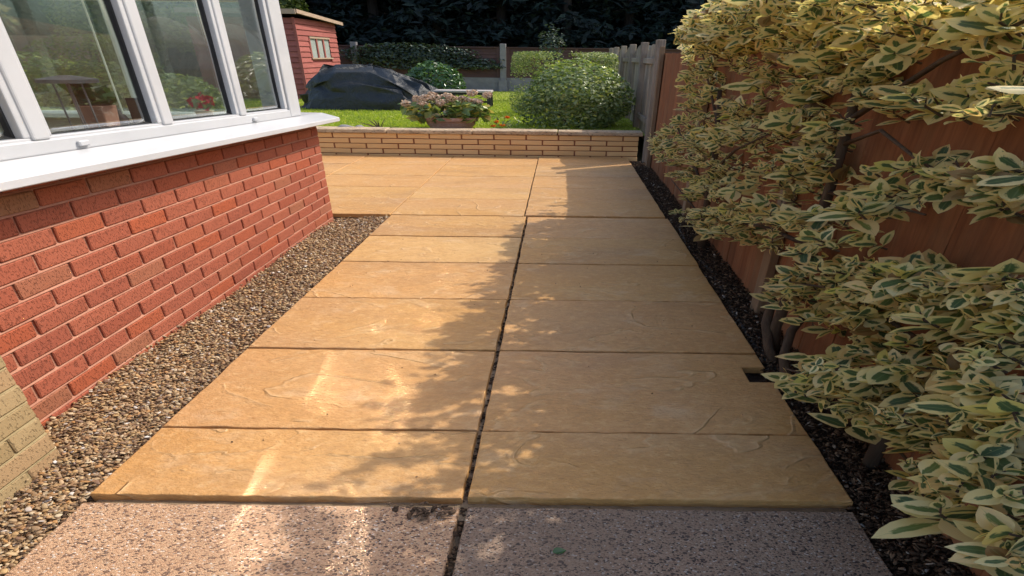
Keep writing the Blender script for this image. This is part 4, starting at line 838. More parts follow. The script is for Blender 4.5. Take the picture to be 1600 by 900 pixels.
# ------------------------------------------------------------------ shed
shed = empty('shed', (-6.8, 13, .3), 'red timber shed with pale roof edge and a three light window', 'shed')
sx0, sx1, sy0, sy1, sz0, sz1 = -8.6, -6.15, 12.0, 14.1, .3, 2.02
MB().box(sx0 + .06, sx1 - .05, sy0 + .06, sy1 - .05, sz0, sz1 - .06).map(LM).build('wall', M['shed'], shed)
nb = 15
hb = (sz1 - sz0) / nb
wy0, wy1, wz0, wz1 = 12.55, 13.62, 1.20, 1.66
for k in range(nb):
    z0, z1 = sz0 + k * hb, sz0 + (k + 1) * hb - .008
    segs = [(sy0, sy1)] if (z1 < wz0 or z0 > wz1) else [(sy0, wy0), (wy1, sy1)]
    for a, b in segs:
        MB().add([LM(*p) for p in [(sx1 - .045, a, z0), (sx1, a, z0), (sx1, b, z0), (sx1 - .045, b, z0), (sx1 - .045, a, z1), (sx1 - .02, a, z1), (sx1 - .02, b, z1), (sx1 - .045, b, z1)]], BOXF).build('board', M['shed'], shed)
    MB().add([LM(*p) for p in [(sx0, sy0, z0), (sx1 - .05, sy0, z0), (sx1 - .05, sy0 + .055, z0), (sx0, sy0 + .055, z0), (sx0, sy0 + .02, z1), (sx1 - .05, sy0 + .02, z1), (sx1 - .05, sy0 + .055, z1), (sx0, sy0 + .055, z1)]], BOXF).build('board', M['shed'], shed)
MB().box(sx1 - .05, sx1 + .012, sy0 - .012, sy0 - .001, sz0, sz1).map(LM).build('corner_trim', M['shed'], shed)
win = MB().box(sx1 - .04, sx1 + .015, wy0, wy1, wz1 - .04, wz1).box(sx1 - .04, sx1 + .02, wy0 - .03, wy1 + .03, wz0 - .03, wz0).map(LM).build('window', M['trim'], shed)
for i in range(3):
    a = wy0 + (wy1 - wy0) * i / 3
    b = wy0 + (wy1 - wy0) * (i + 1) / 3
    MB().box(sx1 - .03, sx1 - .022, a + .03, b - .03, wz0 + .001, wz1 - .041).map(LM).build('pane', M['shed_glass'], win)
    MB().box(sx1 - .035, sx1 + .006, a - .028, a + .028, wz0 + .001, wz1 - .041).map(LM).build('glazing_bar', M['shed'], win)
rf_ = MB().add([LM(*p) for p in [(sx0 - .1, sy0 - .12, sz1 + .11), (sx1 + .13, sy0 - .12, sz1 + .11), (sx1 + .13, sy1 + .15, sz1 - .02), (sx0 - .1, sy1 + .15, sz1 - .02), (sx0 - .1, sy0 - .12, sz1 + .15), (sx1 + .13, sy0 - .12, sz1 + .15), (sx1 + .13, sy1 + .15, sz1 + .02), (sx0 - .1, sy1 + .15, sz1 + .02)]], BOXF).build('roof', M['felt'], shed)
MB().add([LM(*p) for p in [(sx1 + .133, sy0 - .12, sz1 + .075), (sx1 + .155, sy0 - .12, sz1 + .075), (sx1 + .155, sy1 + .15, sz1 - .045), (sx1 + .133, sy1 + .15, sz1 - .045), (sx1 + .133, sy0 - .12, sz1 + .155), (sx1 + .155, sy0 - .12, sz1 + .155), (sx1 + .155, sy1 + .15, sz1 + .025), (sx1 + .133, sy1 + .15, sz1 + .025)]], BOXF).build('fascia', M['trim'], rf_)
MB().box(sx0 - .1, sx1 + .13, sy0 - .15, sy0 - .121, sz1 + .06, sz1 + .155).map(LM).build('fascia', M['trim'], rf_)

# ------------------------------------------------------------------ tarpaulin over a heap
def tarp():
    q = np.random.default_rng(4)
    nu, nvv = 30, 9
    V = []
    cx_, cy_ = -3.95, 10.55
    for j in range(nvv + 1):
        t = j / nvv                                      # 0 hem, 1 crown
        for i in range(nu):
            a = 2 * math.pi * (i + (.5 if j % 2 else 0)) / nu
            ca, sa = math.cos(a), math.sin(a)
            e = .62
            X = 1.46 * math.copysign(abs(ca) ** e, ca); Y = .80 * math.copysign(abs(sa) ** e, sa)
            side = min(1.0, t / .55)
            shrink = 1 - .14 * side if t < .55 else .86 * (1 - ((t - .55) / .45) ** 1.15)
            x = X * shrink; yy = Y * shrink
            # high from the left third to the middle, falling to a low tail on the right
            top = np.interp(x / 1.46, [-1, -.80, -.52, -.1, .2, .55, .8, 1], [.30, .52, .80, .79, .72, .52, .36, .22])
            top *= 1 - .22 * abs(yy / .8) ** 1.5
            z = top * side ** .8
            amp = .065 if 0 < t < .7 else .03
            x += q.normal(0, amp * 1.1); yy += q.normal(0, amp * .8); z += q.normal(0, amp * .7) * (t > 0)
            if j == 0: x *= 1.04; yy *= 1.04; z = .0
            V.append((cx_ + x, cy_ + yy, .305 + z))
    Fc = []
    for j in range(nvv):
        for i in range(nu):
            a, b, c, d = j * nu + i, j * nu + (i + 1) % nu, (j + 1) * nu + (i + 1) % nu, (j + 1) * nu + i
            Fc += [(a, b, d), (b, c, d)] if j % 2 == 0 else [(a, b, c), (a, c, d)]
    Fc.append(tuple(nvv * nu + i for i in range(nu)))
    o = link('tarpaulin', mesh('tarpaulin', V, Fc, M['tarp'], True))
    me = o.data
    cr = me.attributes.new('crease_edge', 'FLOAT', 'EDGE')
    cr.data.foreach_set('value', [float(q.uniform(.0, 1.0) ** .6) for _ in me.edges])
    md = o.modifiers.new('folds', 'SUBSURF'); md.levels = 3; md.render_levels = 3
    return o
tp = tarp()
tag(tp, 'dark blue black tarpaulin draped over a low heap on the lawn beside the red shed', 'tarpaulin')

# ------------------------------------------------------------------ small things on the lawn
bench = empty('low_bench', (-1.9, 10.8, .3), 'low dark framed bench with a pale top on the lawn behind the flower pot', 'bench')
for k in range(2):
    MB().box(-2.75, -1.52, 10.62 + .19 * k, 10.80 + .19 * k, .585, .625).build('slat', M['bench'], bench, bevel=.005)
for x in (-2.70, -1.62):
    for yv in (10.64, 10.92):
        MB().box(x, x + .085, yv, yv + .05, .28, .583).build('leg', M['dark_metal'], bench)
MB().box(-2.61, -1.63, 10.66, 10.70, .54, .582).box(-2.61, -1.63, 10.93, 10.96, .36, .40).build('stretcher', M['dark_metal'], bench)

pot = empty('flower_pot', (-1.67, 7.30, .29), 'wide terracotta pot behind the low garden wall', 'pot')
MB().lathe([(.135, 0), (.15, .0), (.155, .035), (.172, .07), (.176, .115), (.196, .12), (.203, .17), (.198, .178), (.182, .175), (.172, .12)], (-1.67, 7.30, .30), 36, 2.1).build('bowl', M['terracotta'], pot, smooth=True, bevel=.004)
MB().lathe([(.168, 0), (.172, .012), (.05, .03)], (-1.67, 7.30, .425), 24, 2.1).build('potting_soil', M['potting'], pot)

# ------------------------------------------------------------------ foliage from many small leaves
def leaf_cloud(pts, nrm, L, W, stretch=1.0, fold=.25, spread=.7):
    """one folded leaf (two quads) at each point; nrm = rough facing. numpy arrays"""
    n = len(pts)
    nv = nrm + R.normal(0, spread, (n, 3)); nv /= np.linalg.norm(nv, axis=1, keepdims=True)
    a = R.normal(0, 1, (n, 3)); d = np.cross(nv, a); d /= np.linalg.norm(d, axis=1, keepdims=True)
    s = np.cross(nv, d)
    L = L[:, None]; W = W[:, None]
    base = -d * L * .5; tip = d * L * .5
    lf = s * W * .5 + nv * W * fold - d * L * .06; rt_ = -s * W * .5 + nv * W * fold - d * L * .06
    mid = d * 0
    V = np.stack([base, rt_, tip, lf], 1)
    V[..., 0] *= stretch
    V = V + pts[:, None, :]
    b = (np.arange(n) * 4)[:, None]
    Fc = np.concatenate([b + np.array([[0, 1, 2]]), b + np.array([[0, 2, 3]])])
    return V.reshape(-1, 3), Fc
def cloud_obj(name, pts, nrm, L0, L1, mat, parent=None, stretch=1.0, wr=.55, spread=.7, tone=None):
    n = len(pts)
    L = R.uniform(L0, L1, n)
    V, Fc = leaf_cloud(pts, nrm, L, L * wr, stretch, spread=spread)
    t = R.uniform(0, 1, n) if tone is None else tone
    o = link(name, mesh(name, V, Fc, mat, False, tone=np.repeat(t, 4)))
    if parent is not None:
        o.parent = parent
        o.location = -parent.location
    return o
def blob_points(n, c, r, lumps=14, seed=0, box=0.0, inner=.55):
    """points in the outer part of a lumpy ellipsoid (box>0 squares it off)"""
    q = np.random.default_rng(seed)
    d = q.normal(0, 1, (n, 3)); d /= np.linalg.norm(d, axis=1, keepdims=True)
    if box: d = np.sign(d) * np.abs(d) ** (1 - box); d /= np.max(np.abs(d), axis=1, keepdims=True) ** box
    ld = q.normal(0, 1, (lumps, 3)); ld /= np.linalg.norm(ld, axis=1, keepdims=True)
    lw = q.uniform(-.2, .22, lumps)
    dn = d / np.linalg.norm(d, axis=1, keepdims=True)
    bump = (np.exp((dn @ ld.T - 1) * 9) * lw).sum(1)
    rad = (inner + (1 - inner) * q.uniform(0, 1, n) ** .45) * (1 + bump * (.35 if box else 1))
    return np.asarray(c) + d * rad[:, None] * np.asarray(r), dn
def shrub(name, label, cat, c, r, n, L, mat, stretch=2.0, seed=1, stem=True, box=0.0, group=None, wr=.55, inner=.55, zmin=None, lumps=14, spread=.7, base=None):
    z0 = c[2] - r[2] if base is None else base
    e = empty(name, (c[0], c[1], z0), label, cat, group)
    p, nn = blob_points(n, c, r, lumps, seed, box, inner)
    if zmin is not None:
        k = p[:, 2] > zmin; p, nn = p[k], nn[k]
    nn = nn + np.array([0, 0, .5])
    cloud_obj('foliage', p, nn, L[0], L[1], mat, e, stretch, wr, spread)['kind'] = 'stuff'
    if stem:
        mb = MB()
        for k in range(7):
            a = k * 2.4 + seed
            t = Vector((c[0] + math.cos(a) * r[0] * .55, c[1] + math.sin(a) * r[1] * .55, c[2] + r[2] * .35 * math.sin(k * 3.3)))
            b = Vector((c[0] + math.cos(a) * .05, c[1] + math.sin(a) * .05, z0 - .02))
            mb.tube([b, b.lerp(t, .5) + Vector((0, 0, .05)), t], [.018, .012, .005], 5)
        mb.build('stem', M['bark'], e)
    return e
shrub('bush', 'large loose glossy bush overhanging the right end of the garden wall', 'bush', (.24, 7.75, .68), (.93, .64, .52), 8000, (.035, .065), M['bush'], 1.8, 3, lumps=26, inner=.45, zmin=.32)
shrub('clipped_hedge', 'flat topped clipped hedge behind the loose bush', 'hedge', (.05, 9.5, .86), (.98, .42, .52), 9000, (.022, .04), M['box'], 1.7, 5, box=.6, inner=.75)
shrub('round_shrub', 'rounded glossy dark green shrub between the tarpaulin and the back fence', 'shrub', (-3.05, 11.9, .70), (.74, .48, .44), 2100, (.06, .105), M['laurel'], 1.7, 7, wr=.5, inner=.6)
sp = shrub('sapling', 'thin dark sapling rising behind the clipped hedge', 'tree', (-.28, 12.8, 1.50), (.36, .22, .46), 420, (.04, .075), M['ivy'], 1.8, 11, lumps=30, inner=.2, base=.3)
MB().tube([(-.28, 12.8, .28), (-.25, 12.8, 1.0), (-.3, 12.8, 1.8)], [.03, .022, .008], 6).build('trunk', M['bark'], sp)
shrub('ivy', 'dusty ivy trailing over the dark back fence beside the shed', 'ivy', (-4.6, 15.66, 1.28), (2.1, .14, .36), 3000, (.05, .10), M['ivy'], 2.0, 13, lumps=40, inner=.15, stem=False)
shrub('low_creeper', 'grey green creeper along the middle of the dark fence near the post', 'creeper', (-2.9, 15.66, 1.05), (1.2, .12, .14), 700, (.05, .09), M['ivy'], 2.0, 17, lumps=30, inner=.1, stem=False)
for i, (c, r, n, mt, lb) in enumerate([((-8.3, 8.9, .72), (1.2, .6, .46), 1900, 'sunny', 'olive shrub in the bed closest behind the conservatory'),
                                 ((-10.9, 10.0, .78), (1.4, .6, .5), 2000, 'bush', 'pale leafy shrub in the middle of the left bed behind the conservatory'),
                                 ((-6.4, 8.1, .62), (.9, .5, .36), 1500, 'bush', 'low leafy shrub between the conservatory and the tarpaulin'),
                                 ((-11.8, 13.0, 1.0), (1.5, .8, .72), 2600, 'sunny', 'sunlit bushy shrub below the pale fence panel, seen through the conservatory'),
                                 ((-8.9, 15.1, .95), (1.5, .5, .62), 2400, 'sunny', 'olive green shrub left of the shed, seen through the conservatory glass'),
                                 ((-15.2, 12.6, .8), (1.3, .7, .5), 1800, 'bush', 'low pale shrub in the far left corner of the garden')]):
    shrub('shrub', lb, 'shrub', c, r, n, (.05, .10), M[mt], 1.9, 21 + i, inner=.5)
for i, (c, r, n) in enumerate([((-12.0, 17.6, 2.6), (2.0, .9, 1.5), 5200), ((-15.4, 17.9, 2.5), (1.9, .9, 1.9), 4200), ((-9.6, 17.4, 2.4), (1.2, .8, 1.2), 3400)]):
    e = shrub('broadleaf_tree', ['yellow green leafy tree behind the back fence, left of the shed', 'dark olive leafy tree farthest left behind the fence corner', 'green leafy tree directly behind the red shed'][i], 'tree', c, r, n, (.08, .16), M['sunny'], 1.8, 41 + i, stem=False, base=.3)
    mb = MB().tube([(c[0], c[1], .25), (c[0] + .05, c[1], 1.3), (c[0] - .05, c[1], 3.2)], [.12, .09, .03], 7)
    for k in range(6): mb.tube([(c[0], c[1], 1.1 + .25 * k), (c[0] + math.cos(k * 2.2) * r[0] * .6, c[1] + math.sin(k * 2.2) * .5, 1.6 + .3 * k)], [.04, .012], 5)
    mb.build('trunk', M['bark'], e)

# conifers closing the view
def conifer(x, y, h, r, base, seed, label, n=7000):
    q = np.random.default_rng(seed)
    e = empty('conifer', (x, y, .3), label, 'tree', 'dark conifers behind the back fence')
    mb = MB().tube([(x, y, .2), (x + .05, y, h * .5), (x, y, h)], [.22, .14, .02], 8)
    tips = []
    nb_ = 190
    P, N_ = [], []
    for k in range(nb_):
        z = base + (h - base) * (k / nb_) ** 1.15
        a = q.uniform(0, 2 * np.pi)
        rr = r * (1 - ((z - base) / (h - base)) ** 1.6) * q.uniform(.65, 1.1) + .1
        tip = np.array([x + math.cos(a) * rr, y + math.sin(a) * rr * .75, z - .12 * rr + q.normal(0, .06)])
        root = np.array([x, y, z + .05])
        if k % 6 == 0 or z < base + .7: mb.tube([root, tip * .6 + root * .4], [.03, .012], 4)
        m_ = n // nb_
        t = q.uniform(.25, 1, m_) ** .6
        p = root + (tip - root) * t[:, None] + q.normal(0, .16, (m_, 3)) * np.array([1.4, 1, .55])
        P.append(p); N_.append(np.tile((tip - root) / rr * .5 + np.array([0, 0, .8]), (m_, 1)))
    for k in range(10):
        a = q.uniform(0, 6.28); z = q.uniform(.35, base + .2)
        mb.tube([(x, y, z), (x + math.cos(a) * .8, y + math.sin(a) * .5, z + q.uniform(-.1, .3))], [.03, .008], 4)
    P = np.concatenate(P); N_ = np.concatenate(N_)
    cloud_obj('crown', P, N_, .16, .38, M['conifer'], e, 1.6, .35, .5)['kind'] = 'stuff'
    mb.build('trunk', M['dark_bark'], e)
cl = ['dark conifer standing directly behind the red shed', 'dark conifer right of the shed with bare lower trunk', 'dark conifer with pale bare lower stems above the tarpaulin', 'dark conifer above the ivy on the back fence', 'dark conifer behind the tall fence post', 'dark conifer behind the thin sapling', 'dark conifer behind the far scalloped fence', 'dark conifer rising above the variegated shrub', 'dark conifer beyond the right hand fence']
for i, (x, y, h, r, b) in enumerate([(-9.5, 20.6, 9, 2.0, .9), (-7.0, 19.6, 9.5, 1.9, 1.5), (-4.6, 19.2, 9, 1.8, 1.75), (-2.3, 19.5, 9.6, 1.9, 1.3), (.1, 19.0, 9, 1.9, .8), (2.4, 19.6, 9.5, 2.0, .8), (4.6, 19.2, 9, 2.0, .7), (7.0, 19.6, 9, 2.1, .7), (9.6, 20.0, 9, 2.1, .6)]):
    conifer(x, y, h, r, b, 100 + i, cl[i])
n = 42000
p = np.stack([R.uniform(-26, 22, n), 22 + R.uniform(0, 3.2, n), .3 + 9.5 * R.uniform(0, 1, n) ** 1.1], 1)
p[:, 1] += .6 * np.sin(p[:, 0] * 1.9) + .3 * np.sin(p[:, 2] * 2.3)
cloud_obj('treeline', p, np.tile([0, -.6, .6], (n, 1)), .35, .75, M['conifer'], None, 1.6, .55, .5)['kind'] = 'stuff'

# grass of the lawn
n = 70000
gy = 6.98 + 8.6 * R.uniform(0, 1, n) ** 1.4
gx = R.uniform(-1, 1, n) * (.6 + gy * .62) - .6
k_ = (gx < 1.15)
gx, gy = gx[k_], gy[k_]; n = len(gx)
hgt = R.uniform(.018, .045, n); wd = R.uniform(.004, .009, n) * 1.8; la = R.normal(0, .018, (n, 2))
z0 = np.full(n, .288)
V = np.stack([np.stack([gx - wd, gy, z0], 1), np.stack([gx + wd, gy, z0], 1), np.stack([gx + la[:, 0] * 1.8, gy + la[:, 1], z0 + hgt], 1)], 1).reshape(-1, 3)
Fc = np.arange(3 * n).reshape(-1, 3)
go = link('grass', mesh('grass', V, Fc, M['grass'], False, tone=np.repeat(np.clip(R.normal(.5, .25, n), 0, 1), 3))); go['kind'] = 'stuff'

# plant in the terracotta pot
pp = empty('potted_plant', (-1.67, 7.30, .44), 'potted hydrangea with faded brown flower heads and yellowing leaves', 'plant')
p, nn = blob_points(420, (-1.67, 7.28, .55), (.66, .24, .17), 16, 77, inner=.3)
p = p[p[:, 2] > .41]; nn = R.normal(0, .5, p.shape) + np.array([0, -.3, .8])
cloud_obj('foliage', p, nn, .08, .15, M['hydrangea'], pp, 1.7, .6, .5)['kind'] = 'stuff'
mb = MB()
heads = [(-2.28, 7.2, .66), (-2.12, 7.25, .72), (-1.98, 7.2, .74), (-1.83, 7.25, .73), (-1.70, 7.3, .76), (-1.60, 7.2, .74), (-1.48, 7.3, .72), (-1.36, 7.3, .70), (-1.24, 7.25, .69), (-1.10, 7.3, .78), (-1.34, 7.35, .80), (-2.02, 7.15, .66), (-1.75, 7.15, .68), (-1.9, 7.3, .77)]
for h_ in heads:
    mb.tube([(-1.67 + (h_[0] + 1.67) * .3, 7.30, .43), Vector(h_).lerp(Vector((-1.67, 7.3, .6)), .3), h_], [.008, .006, .005], 5)
    p, nn = blob_points(80, h_, (.08, .045, .045), 6, int(abs(h_[0]) * 100), inner=.4)
    cloud_obj('flower_head', p, nn, .022, .04, M['dry_flower'], pp, 1.6, .8)['kind'] = 'stuff'
mb.build('stem', M['shrub_bark'], pp)
# orange flowers and the spiky plant
of = empty('orange_flowers', (-.78, 7.15, .29), 'small orange flowering plant at the left foot of the loose bush', 'plant')
p = np.stack([R.uniform(-1.05, -.62, 60), R.uniform(7.0, 7.35, 60), R.uniform(.32, .50, 60)], 1)
cloud_obj('foliage', p, R.normal(0, .4, p.shape) + np.array([0, -.2, .8]), .03, .07, M['bush'], of, 1.6, .4)['kind'] = 'stuff'
for c in [(-.80, 7.1, .50), (-.95, 7.05, .44), (-1.0, 7.08, .38), (-.86, 7.02, .40)]:
    p, nn = blob_points(26, c, (.035, .02, .014), 5, int(abs(c[0] * 100)), inner=.2)
    cloud_obj('flower_head', p, nn, .02, .035, M['orange_flower'], of, 1.7, .7)['kind'] = 'stuff'
spk = empty('spiky_plant', (-2.72, 7.2, .29), 'small spiky leaved plant on the lawn edge left of the pot', 'plant')
for k in range(13):
    a = math.pi * (k + .5) / 13
    L = .22 + .06 * math.sin(k * 2.7)
    d = Vector((math.cos(a) * 1.7, .25 * math.sin(k * 4.0), math.sin(a) * .75)) * L
    b = Vector((-2.72, 7.2, .30)); s_ = Vector((.010, .006, .004))
    me_v = [b - s_, b + s_, b + d * .6 + s_ * .7, b + d + Vector((0, 0, -.02)), b + d * .6 - s_ * .7, b + Vector((0, .012, 0)), b + d * .6 + Vector((0, .01, 0))]
    MB().add(me_v, [(0, 1, 2, 4), (4, 2, 3), (1, 5, 6, 2), (5, 0, 4, 6), (2, 6, 3), (6, 4, 3)]).build('leaf', M['dry_leaf'] if 'dry_leaf' in M else M['shrub_bark'], spk)
for i, (x, yv, sx_, sz_) in enumerate([(-3.15, 7.02, .13, .05), (-2.96, 7.06, .08, .04)]):
    V, Fc = ico(1)
    V = V * np.array([[sx_, .07, sz_]]) * (1 + R.normal(0, .08, (len(V), 1))) + np.array([[x, yv, .33]])
    o = link('stone', mesh('stone', V, Fc, M['concrete'], False))
    tag(o, ['larger grey stone lying behind the coping of the garden wall', 'smaller grey stone lying beside the larger one behind the coping'][i], 'stone')

# ------------------------------------------------------------------ things on the window board inside
planter = empty('planter', HM(-2.37, 2.47, .871), 'brown square planter with a green leafy plant behind the glass', 'planter')
def tap(x, y, w, d, z0, z1, f): return [(x - w * f, y - d * f, z0), (x + w * f, y - d * f, z0), (x + w * f, y + d * f, z0), (x - w * f, y + d * f, z0), (x - w, y - d, z1), (x + w, y - d, z1), (x + w, y + d, z1), (x - w, y + d, z1)]
MB().add([HM(*p) for p in tap(-2.37, 2.47, .06, .045, .8705, .995, .8)], BOXF).build('box', M['terracotta'], planter, bevel=.004)
MB().add([HM(*p) for p in tap(-2.37, 2.47, .052, .038, .99, .999, .9)], BOXF).build('potting_soil', M['potting'], planter)
p, nn = blob_points(26, HM(-2.37, 2.47, 1.05), (.12, .05, .055), 6, 5, inner=.2)
cloud_obj('foliage', p, nn, .05, .10, M['laurel'], planter, 1.4, .7)['kind'] = 'stuff'
jar = MB().lathe([(.025, 0), (.04, .01), (.045, .06), (.03, .10), (.02, .11), (.024, .12)], HM(-2.40, 2.57, .8705), 18, 1.6).build('jar', M['dark_metal'], smooth=True)
tag(jar, 'dark rounded jar on the window board beside the brown planter', 'jar')
lant = empty('lantern', HM(-2.36, 2.36, .871), 'grey metal lantern with a flat lid on the window board', 'lantern')
MB().lathe([(.05, 0), (.052, .012), (.01, .014)], HM(-2.36, 2.36, .8705), 16, 1.5).build('base', M['dark_metal'], lant)
MB().lathe([(.01, 0), (.085, .004), (.085, .02), (.02, .035)], HM(-2.36, 2.36, 1.09), 20, 1.5).build('lid', M['concrete'], lant)
for a in range(4):
    b = HM(-2.36 + .055 * math.cos(a * 1.571 + .7), 2.36 + .04 * math.sin(a * 1.571 + .7), .88)
    MB().tube([b, (b[0], b[1], b[2] + .222)], .004, 5).build('rod', M['concrete'], lant)
for i, y in enumerate((2.70, 2.84)):
    fr = empty('picture_frame', HM(-2.36, y, .871), ['slim dark picture frame standing near the second mullion', 'dark picture frame standing beyond the second mullion'][i], 'frame')
    MB().box(-2.42, -2.33, y, y + .014, .8705, 1.02).map(HM).build('border', M['dark_metal'], fr)
    MB().box(-2.41, -2.34, y - .003, y - .0005, .885, 1.008).map(HM).build('picture', M['bark'], fr)
rp = empty('red_flower_pot', HM(-2.37, 3.20, .871), 'small pot with red flowers on the window board', 'plant')
MB().lathe([(.025, 0), (.036, .055), (.038, .06), (.03, .058)], HM(-2.37, 3.20, .8705), 16, 1.6).build('pot', M['plaster'], rp, smooth=True)
p, nn = blob_points(22, HM(-2.37, 3.20, .98), (.07, .05, .05), 6, 15, inner=.2)
cloud_obj('flower_head', p, nn, .03, .055, M['red_flower'], rp, 1.5, .7)['kind'] = 'stuff'
tw = empty('table', (-3.9, 3.0, -.02), 'wooden table inside the conservatory', 'table')
MB().box(-4.7, -3.2, 2.6, 3.3, .50, .53).build('table_top', M['bench'], tw, bevel=.006)
for x in (-4.65, -3.3):
    for y in (2.64, 3.22): MB().box(x, x + .09, y, y + .05, -.02, .499).build('leg', M['bench'], tw)

# ------------------------------------------------------------------ variegated shrubs against the fence
def leaf_shape(d, nrm, L, W, curl, cup, na, nc):
    """(na+1)x(nc+1) grid of a pointed oval leaf; d along, nrm up"""
    s = np.cross(d, nrm)
    t = np.linspace(0, 1, na + 1)
    w = np.sin(np.pi * np.clip(t * .94 + .05, 0, 1) ** .85) ** .8
    w[0] = .10; w[-1] = .02
    u = np.linspace(-1, 1, nc + 1)
    T, U = np.meshgrid(t, u, indexing='ij')
    Wm = w[:, None] * U
    P = d * (T * L)[..., None] + s * (Wm * W)[..., None] + nrm * ((-curl * T ** 2 * L) + cup * W * np.abs(Wm) ** 1.3)[..., None]
    uv = np.stack([(U + 1) / 2, T], -1)
    return P.reshape(-1, 3), uv.reshape(-1, 2)
def grid_faces(na, nc):
    c = nc + 1
    return np.array([(i * c + j, i * c + j + 1, (i + 1) * c + j + 1, (i + 1) * c + j) for i in range(na) for j in range(nc)])
GF = {(5, 4): grid_faces(5, 4), (4, 2): grid_faces(4, 2)}
STRETCH = 2.3
def unit(v): return v / np.linalg.norm(v)
def sprig(anchor, q, big=1.0, stems=None, inward=.10):
    """one shoot: crossed pairs of leaves round a short stem. returns list of (verts, uv, tone)"""
    ax = unit(np.array([-.55, -.12, .40]) + q.normal(0, .62, 3))
    a = unit(np.cross(ax, q.normal(0, 1, 3))); b = np.cross(ax, a)
    out = []
    Ls = .047 * big * q.choice([.62, .85, 1.0, 1.15, 1.3]) * q.uniform(.9, 1.1)
    np_ = q.integers(4, 6)
    base_tone = q.uniform(0, 1)
    for k in range(np_):
        f = k / (np_ - 1)
        org = ax * (f - 1) * .034 * big * 1.3
        th = math.radians(78 - 52 * f)
        sz = Ls * (1 - .48 * f ** 2) * q.uniform(.85, 1.12)
        rot = k * math.pi / 2 + q.normal(0, .3)
        for s in (0, math.pi):
            if q.uniform() < .10: continue
            rad = a * math.cos(rot + s) + b * math.sin(rot + s)
            d = unit(ax * math.cos(th) + rad * math.sin(th) + q.normal(0, .22, 3))
            nm = ax * math.sin(th) - rad * math.cos(th)
            nm = unit(nm - d * (nm @ d) + q.normal(0, .22, 3)); nm = unit(nm - d * (nm @ d))
            out.append((org, d, nm, sz * q.uniform(.85, 1.1), q.uniform(.28, .42), q.uniform(-.1, .55), q.uniform(-.05, .42), (base_tone * .35 + q.uniform(0, .65))))
    st = [anchor + (ax * -.032 * big + np.array([inward * .18, 0, -.018])) * np.array([STRETCH, 1, 1]), anchor - ax * .02, anchor + ax * .004]
    if stems is not None: stems.append(st)
    return out
AN = {k: np.array([[float(c) / 100 for c in t.split(',')] for t in v.split()]) for k, v in ANCHORS.items()}
top = AN.pop('middle_top')
Cp = np.array([0, 0, CAM_H])
def grow(name, label, trunk, key, extra, seed, branches, part_min_Y=-9):
    q = np.random.default_rng(seed)
    e = empty(name, trunk[0], label, 'shrub')
    leaves, stems = [], []
    for src, vis in ((AN[key], True), (extra, False)):
        for A in src:
            A = A + q.normal(0, .004, 3)
            dist = np.linalg.norm(A - Cp)
            for (org, d, nm, L, wr, curl, cup, tone) in sprig(A, q, 1.0, stems):
                pr = L / dist * (.45 + .55 * q.uniform()) if vis else 0
                leaves.append((pr, A, org, d, nm, L, wr, curl, cup, tone, dist))
    leaves.sort(key=lambda t: -t[0])
    bulk_v, bulk_f, bulk_uv, bulk_t, nb_ = [], [], [], [], 0
    for i, (pr, A, org, d, nm, L, wr, curl, cup, tone, dist) in enumerate(leaves):
        res = (5, 4) if dist < 2.4 else (4, 2)
        P, uv = leaf_shape(d, nm, L, L * wr, curl, cup, *res)
        P = (P + org) * np.array([STRETCH, 1, 1])
        Fc = GF[res]
        if i < 300 and pr > 0:
            me = mesh('leaf', P, Fc, M['variegated'], True, uv, np.full(len(P), tone))
            o = bpy.data.objects.new('leaf', me); COL.objects.link(o); o.parent = e
            o.location = Vector(A) - e.location
        else:
            bulk_v.append(P + A); bulk_f.append(Fc + nb_); bulk_uv.append(uv); bulk_t.append(np.full(len(P), tone)); nb_ += len(P)
    o = link('leaves', mesh('leaves', np.concatenate(bulk_v), np.concatenate(bulk_f), M['variegated'], True, np.concatenate(bulk_uv), np.concatenate(bulk_t)))
    o.parent = e; o.location = -e.location; o['kind'] = 'stuff'
    MB().tube(*trunk_tube(trunk), 9, 1.7).build('trunk', M['shrub_bark'], e, True)
    for pts, r0 in branches:
        n = len(pts)
        MB().tube(pts, [r0 * .6 * (1 - .65 * i / (n - 1)) for i in range(n)], 7, 1.5).build('branch', M['shrub_bark'], e, True)
    mb = MB()
    for st in stems: mb.tube(st, [.0035, .003, .002], 4, 1.4)
    o = mb.build('twigs', M['shrub_bark'], e); o['kind'] = 'stuff'
    return e
def trunk_tube(t):
    n = len(t)
    return t, [.020 * (1 - .5 * i / (n - 1)) for i in range(n)]
far_x = top[top[:, 1] > 3.0]; mid_x = top[top[:, 1] <= 3.0]
grow('variegated_shrub', 'far variegated shrub with cream edged leaves, nearest the garden wall',
     [(1.10, 3.35, -.06), (1.08, 3.34, .25), (1.11, 3.40, .60), (1.10, 3.5, 1.1)], 'far', far_x, 31,
     [([(1.09, 3.36, .35), (1.04, 3.8, .6), (1.02, 4.3, .75)], .018), ([(1.10, 3.4, .55), (1.06, 2.9, .8), (1.07, 2.5, .95)], .018), ([(1.1, 3.45, .9), (1.1, 3.9, 1.2), (1.08, 4.1, 1.4)], .014), ([(1.09, 3.35, .2), (1.0, 3.7, .3), (.95, 4.0, .36)], .012)])
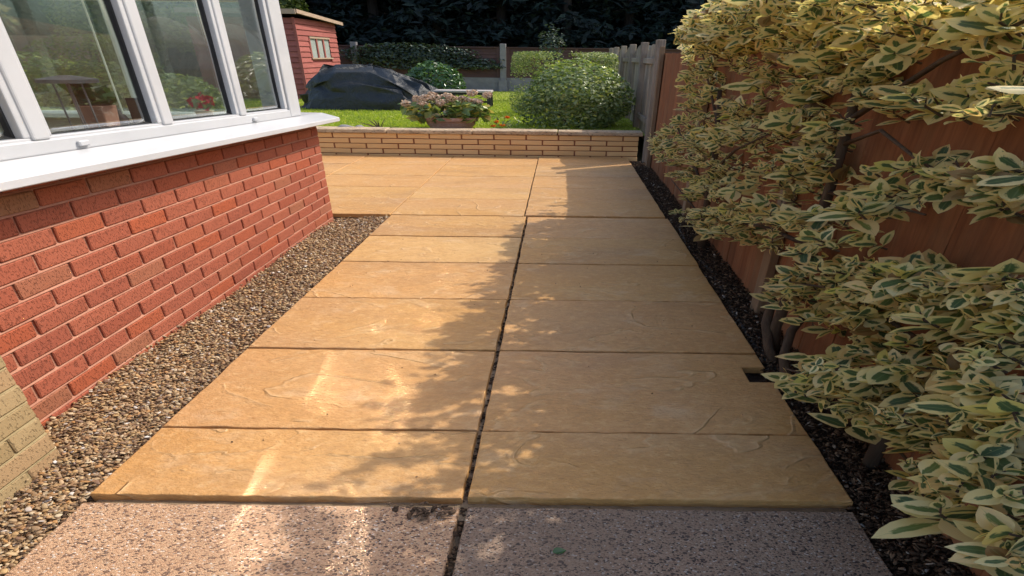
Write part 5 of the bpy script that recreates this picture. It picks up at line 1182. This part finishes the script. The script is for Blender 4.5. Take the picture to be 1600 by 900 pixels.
grow('variegated_shrub', 'middle variegated shrub with a thick bare trunk against the red fence',
     [(1.10, 1.96, -.06), (1.06, 1.94, .12), (1.12, 1.97, .45), (1.13, 1.93, .75), (1.12, 1.90, 1.02), (1.14, 1.95, 1.4)], 'middle', mid_x, 32,
     [([(1.12, 1.9, 1.0), (1.12, 1.7, 1.08), (1.11, 1.45, 1.02), (1.08, 1.2, 1.0)], .013), ([(1.12, 1.95, .55), (1.05, 2.3, .52), (.97, 2.9, .36), (.9, 3.3, .22)], .018), ([(1.13, 1.92, .8), (1.08, 1.6, .86), (1.06, 1.3, .9)], .015), ([(1.13, 1.9, 1.1), (1.1, 1.5, 1.3), (1.07, 1.2, 1.4)], .018)])
grow('variegated_shrub', 'near variegated shrub with large cream edged leaves spilling over the bark strip',
     [(1.14, 1.22, -.06), (1.13, 1.21, .1), (1.14, 1.18, .35), (1.12, 1.12, .62)], 'near', np.zeros((0, 3)), 33,
     [([(1.08, 1.25, .2), (1.0, 1.4, .22), (.90, 1.5, .2)], .014), ([(1.09, 1.2, .4), (1.0, .95, .45), (.92, .8, .42)], .014), ([(1.08, 1.17, .55), (1.04, 1.5, .55), (1.0, 1.9, .4)], .012), ([(1.12, 1.2, .15), (1.02, .95, .26), (.92, .75, .30)], .009)])
# looping old stems beside the post
for pts, lb in (([(1.16, 2.12, .34), (1.075, 2.06, .26), (1.02, 1.96, .13), (1.03, 1.90, .03), (1.06, 1.84, -.05)], 'larger looping brown stem rising from the bark strip by the fence post'),
                ([(1.14, 1.86, .24), (1.06, 1.80, .19), (1.01, 1.72, .10), (1.02, 1.68, .03), (1.05, 1.64, -.05)], 'smaller looping brown stem in front of the larger one')):
    o = MB().tube(pts, [.014, .015, .016, .018, .018], 8, 1.5).build('bare_stem', M['shrub_bark'], None, True)
    tag(o, lb, 'stem', 'bare looping stems in the bark strip')
pts = [(1.03 + .02 * math.sin(y * 5), y, -.03 + .006 * math.sin(y * 9)) for y in np.arange(1.75, 4.3, .1)]
o = MB().tube(pts, .0075, 6, 1.5).build('soaker_hose', M['hose'], None, True)
tag(o, 'thin soaker hose lying along the dark bark strip', 'hose')
# fallen leaf on the front slab
P, uv = leaf_shape(np.array([.9, .3, .0]), np.array([0, 0, 1.0]), .028, .011, .1, .3, 5, 4)
P = (P + np.array([0, 0, .002])) * np.array([1.6, 1, 1])
o = link('fallen_leaf', mesh('fallen_leaf', P, GF[(5, 4)], M['laurel'], True, uv, np.full(len(P), .6)), None, (-.012, .865, -.010))
tag(o, 'single small green leaf lying on the speckled front slab', 'leaf')
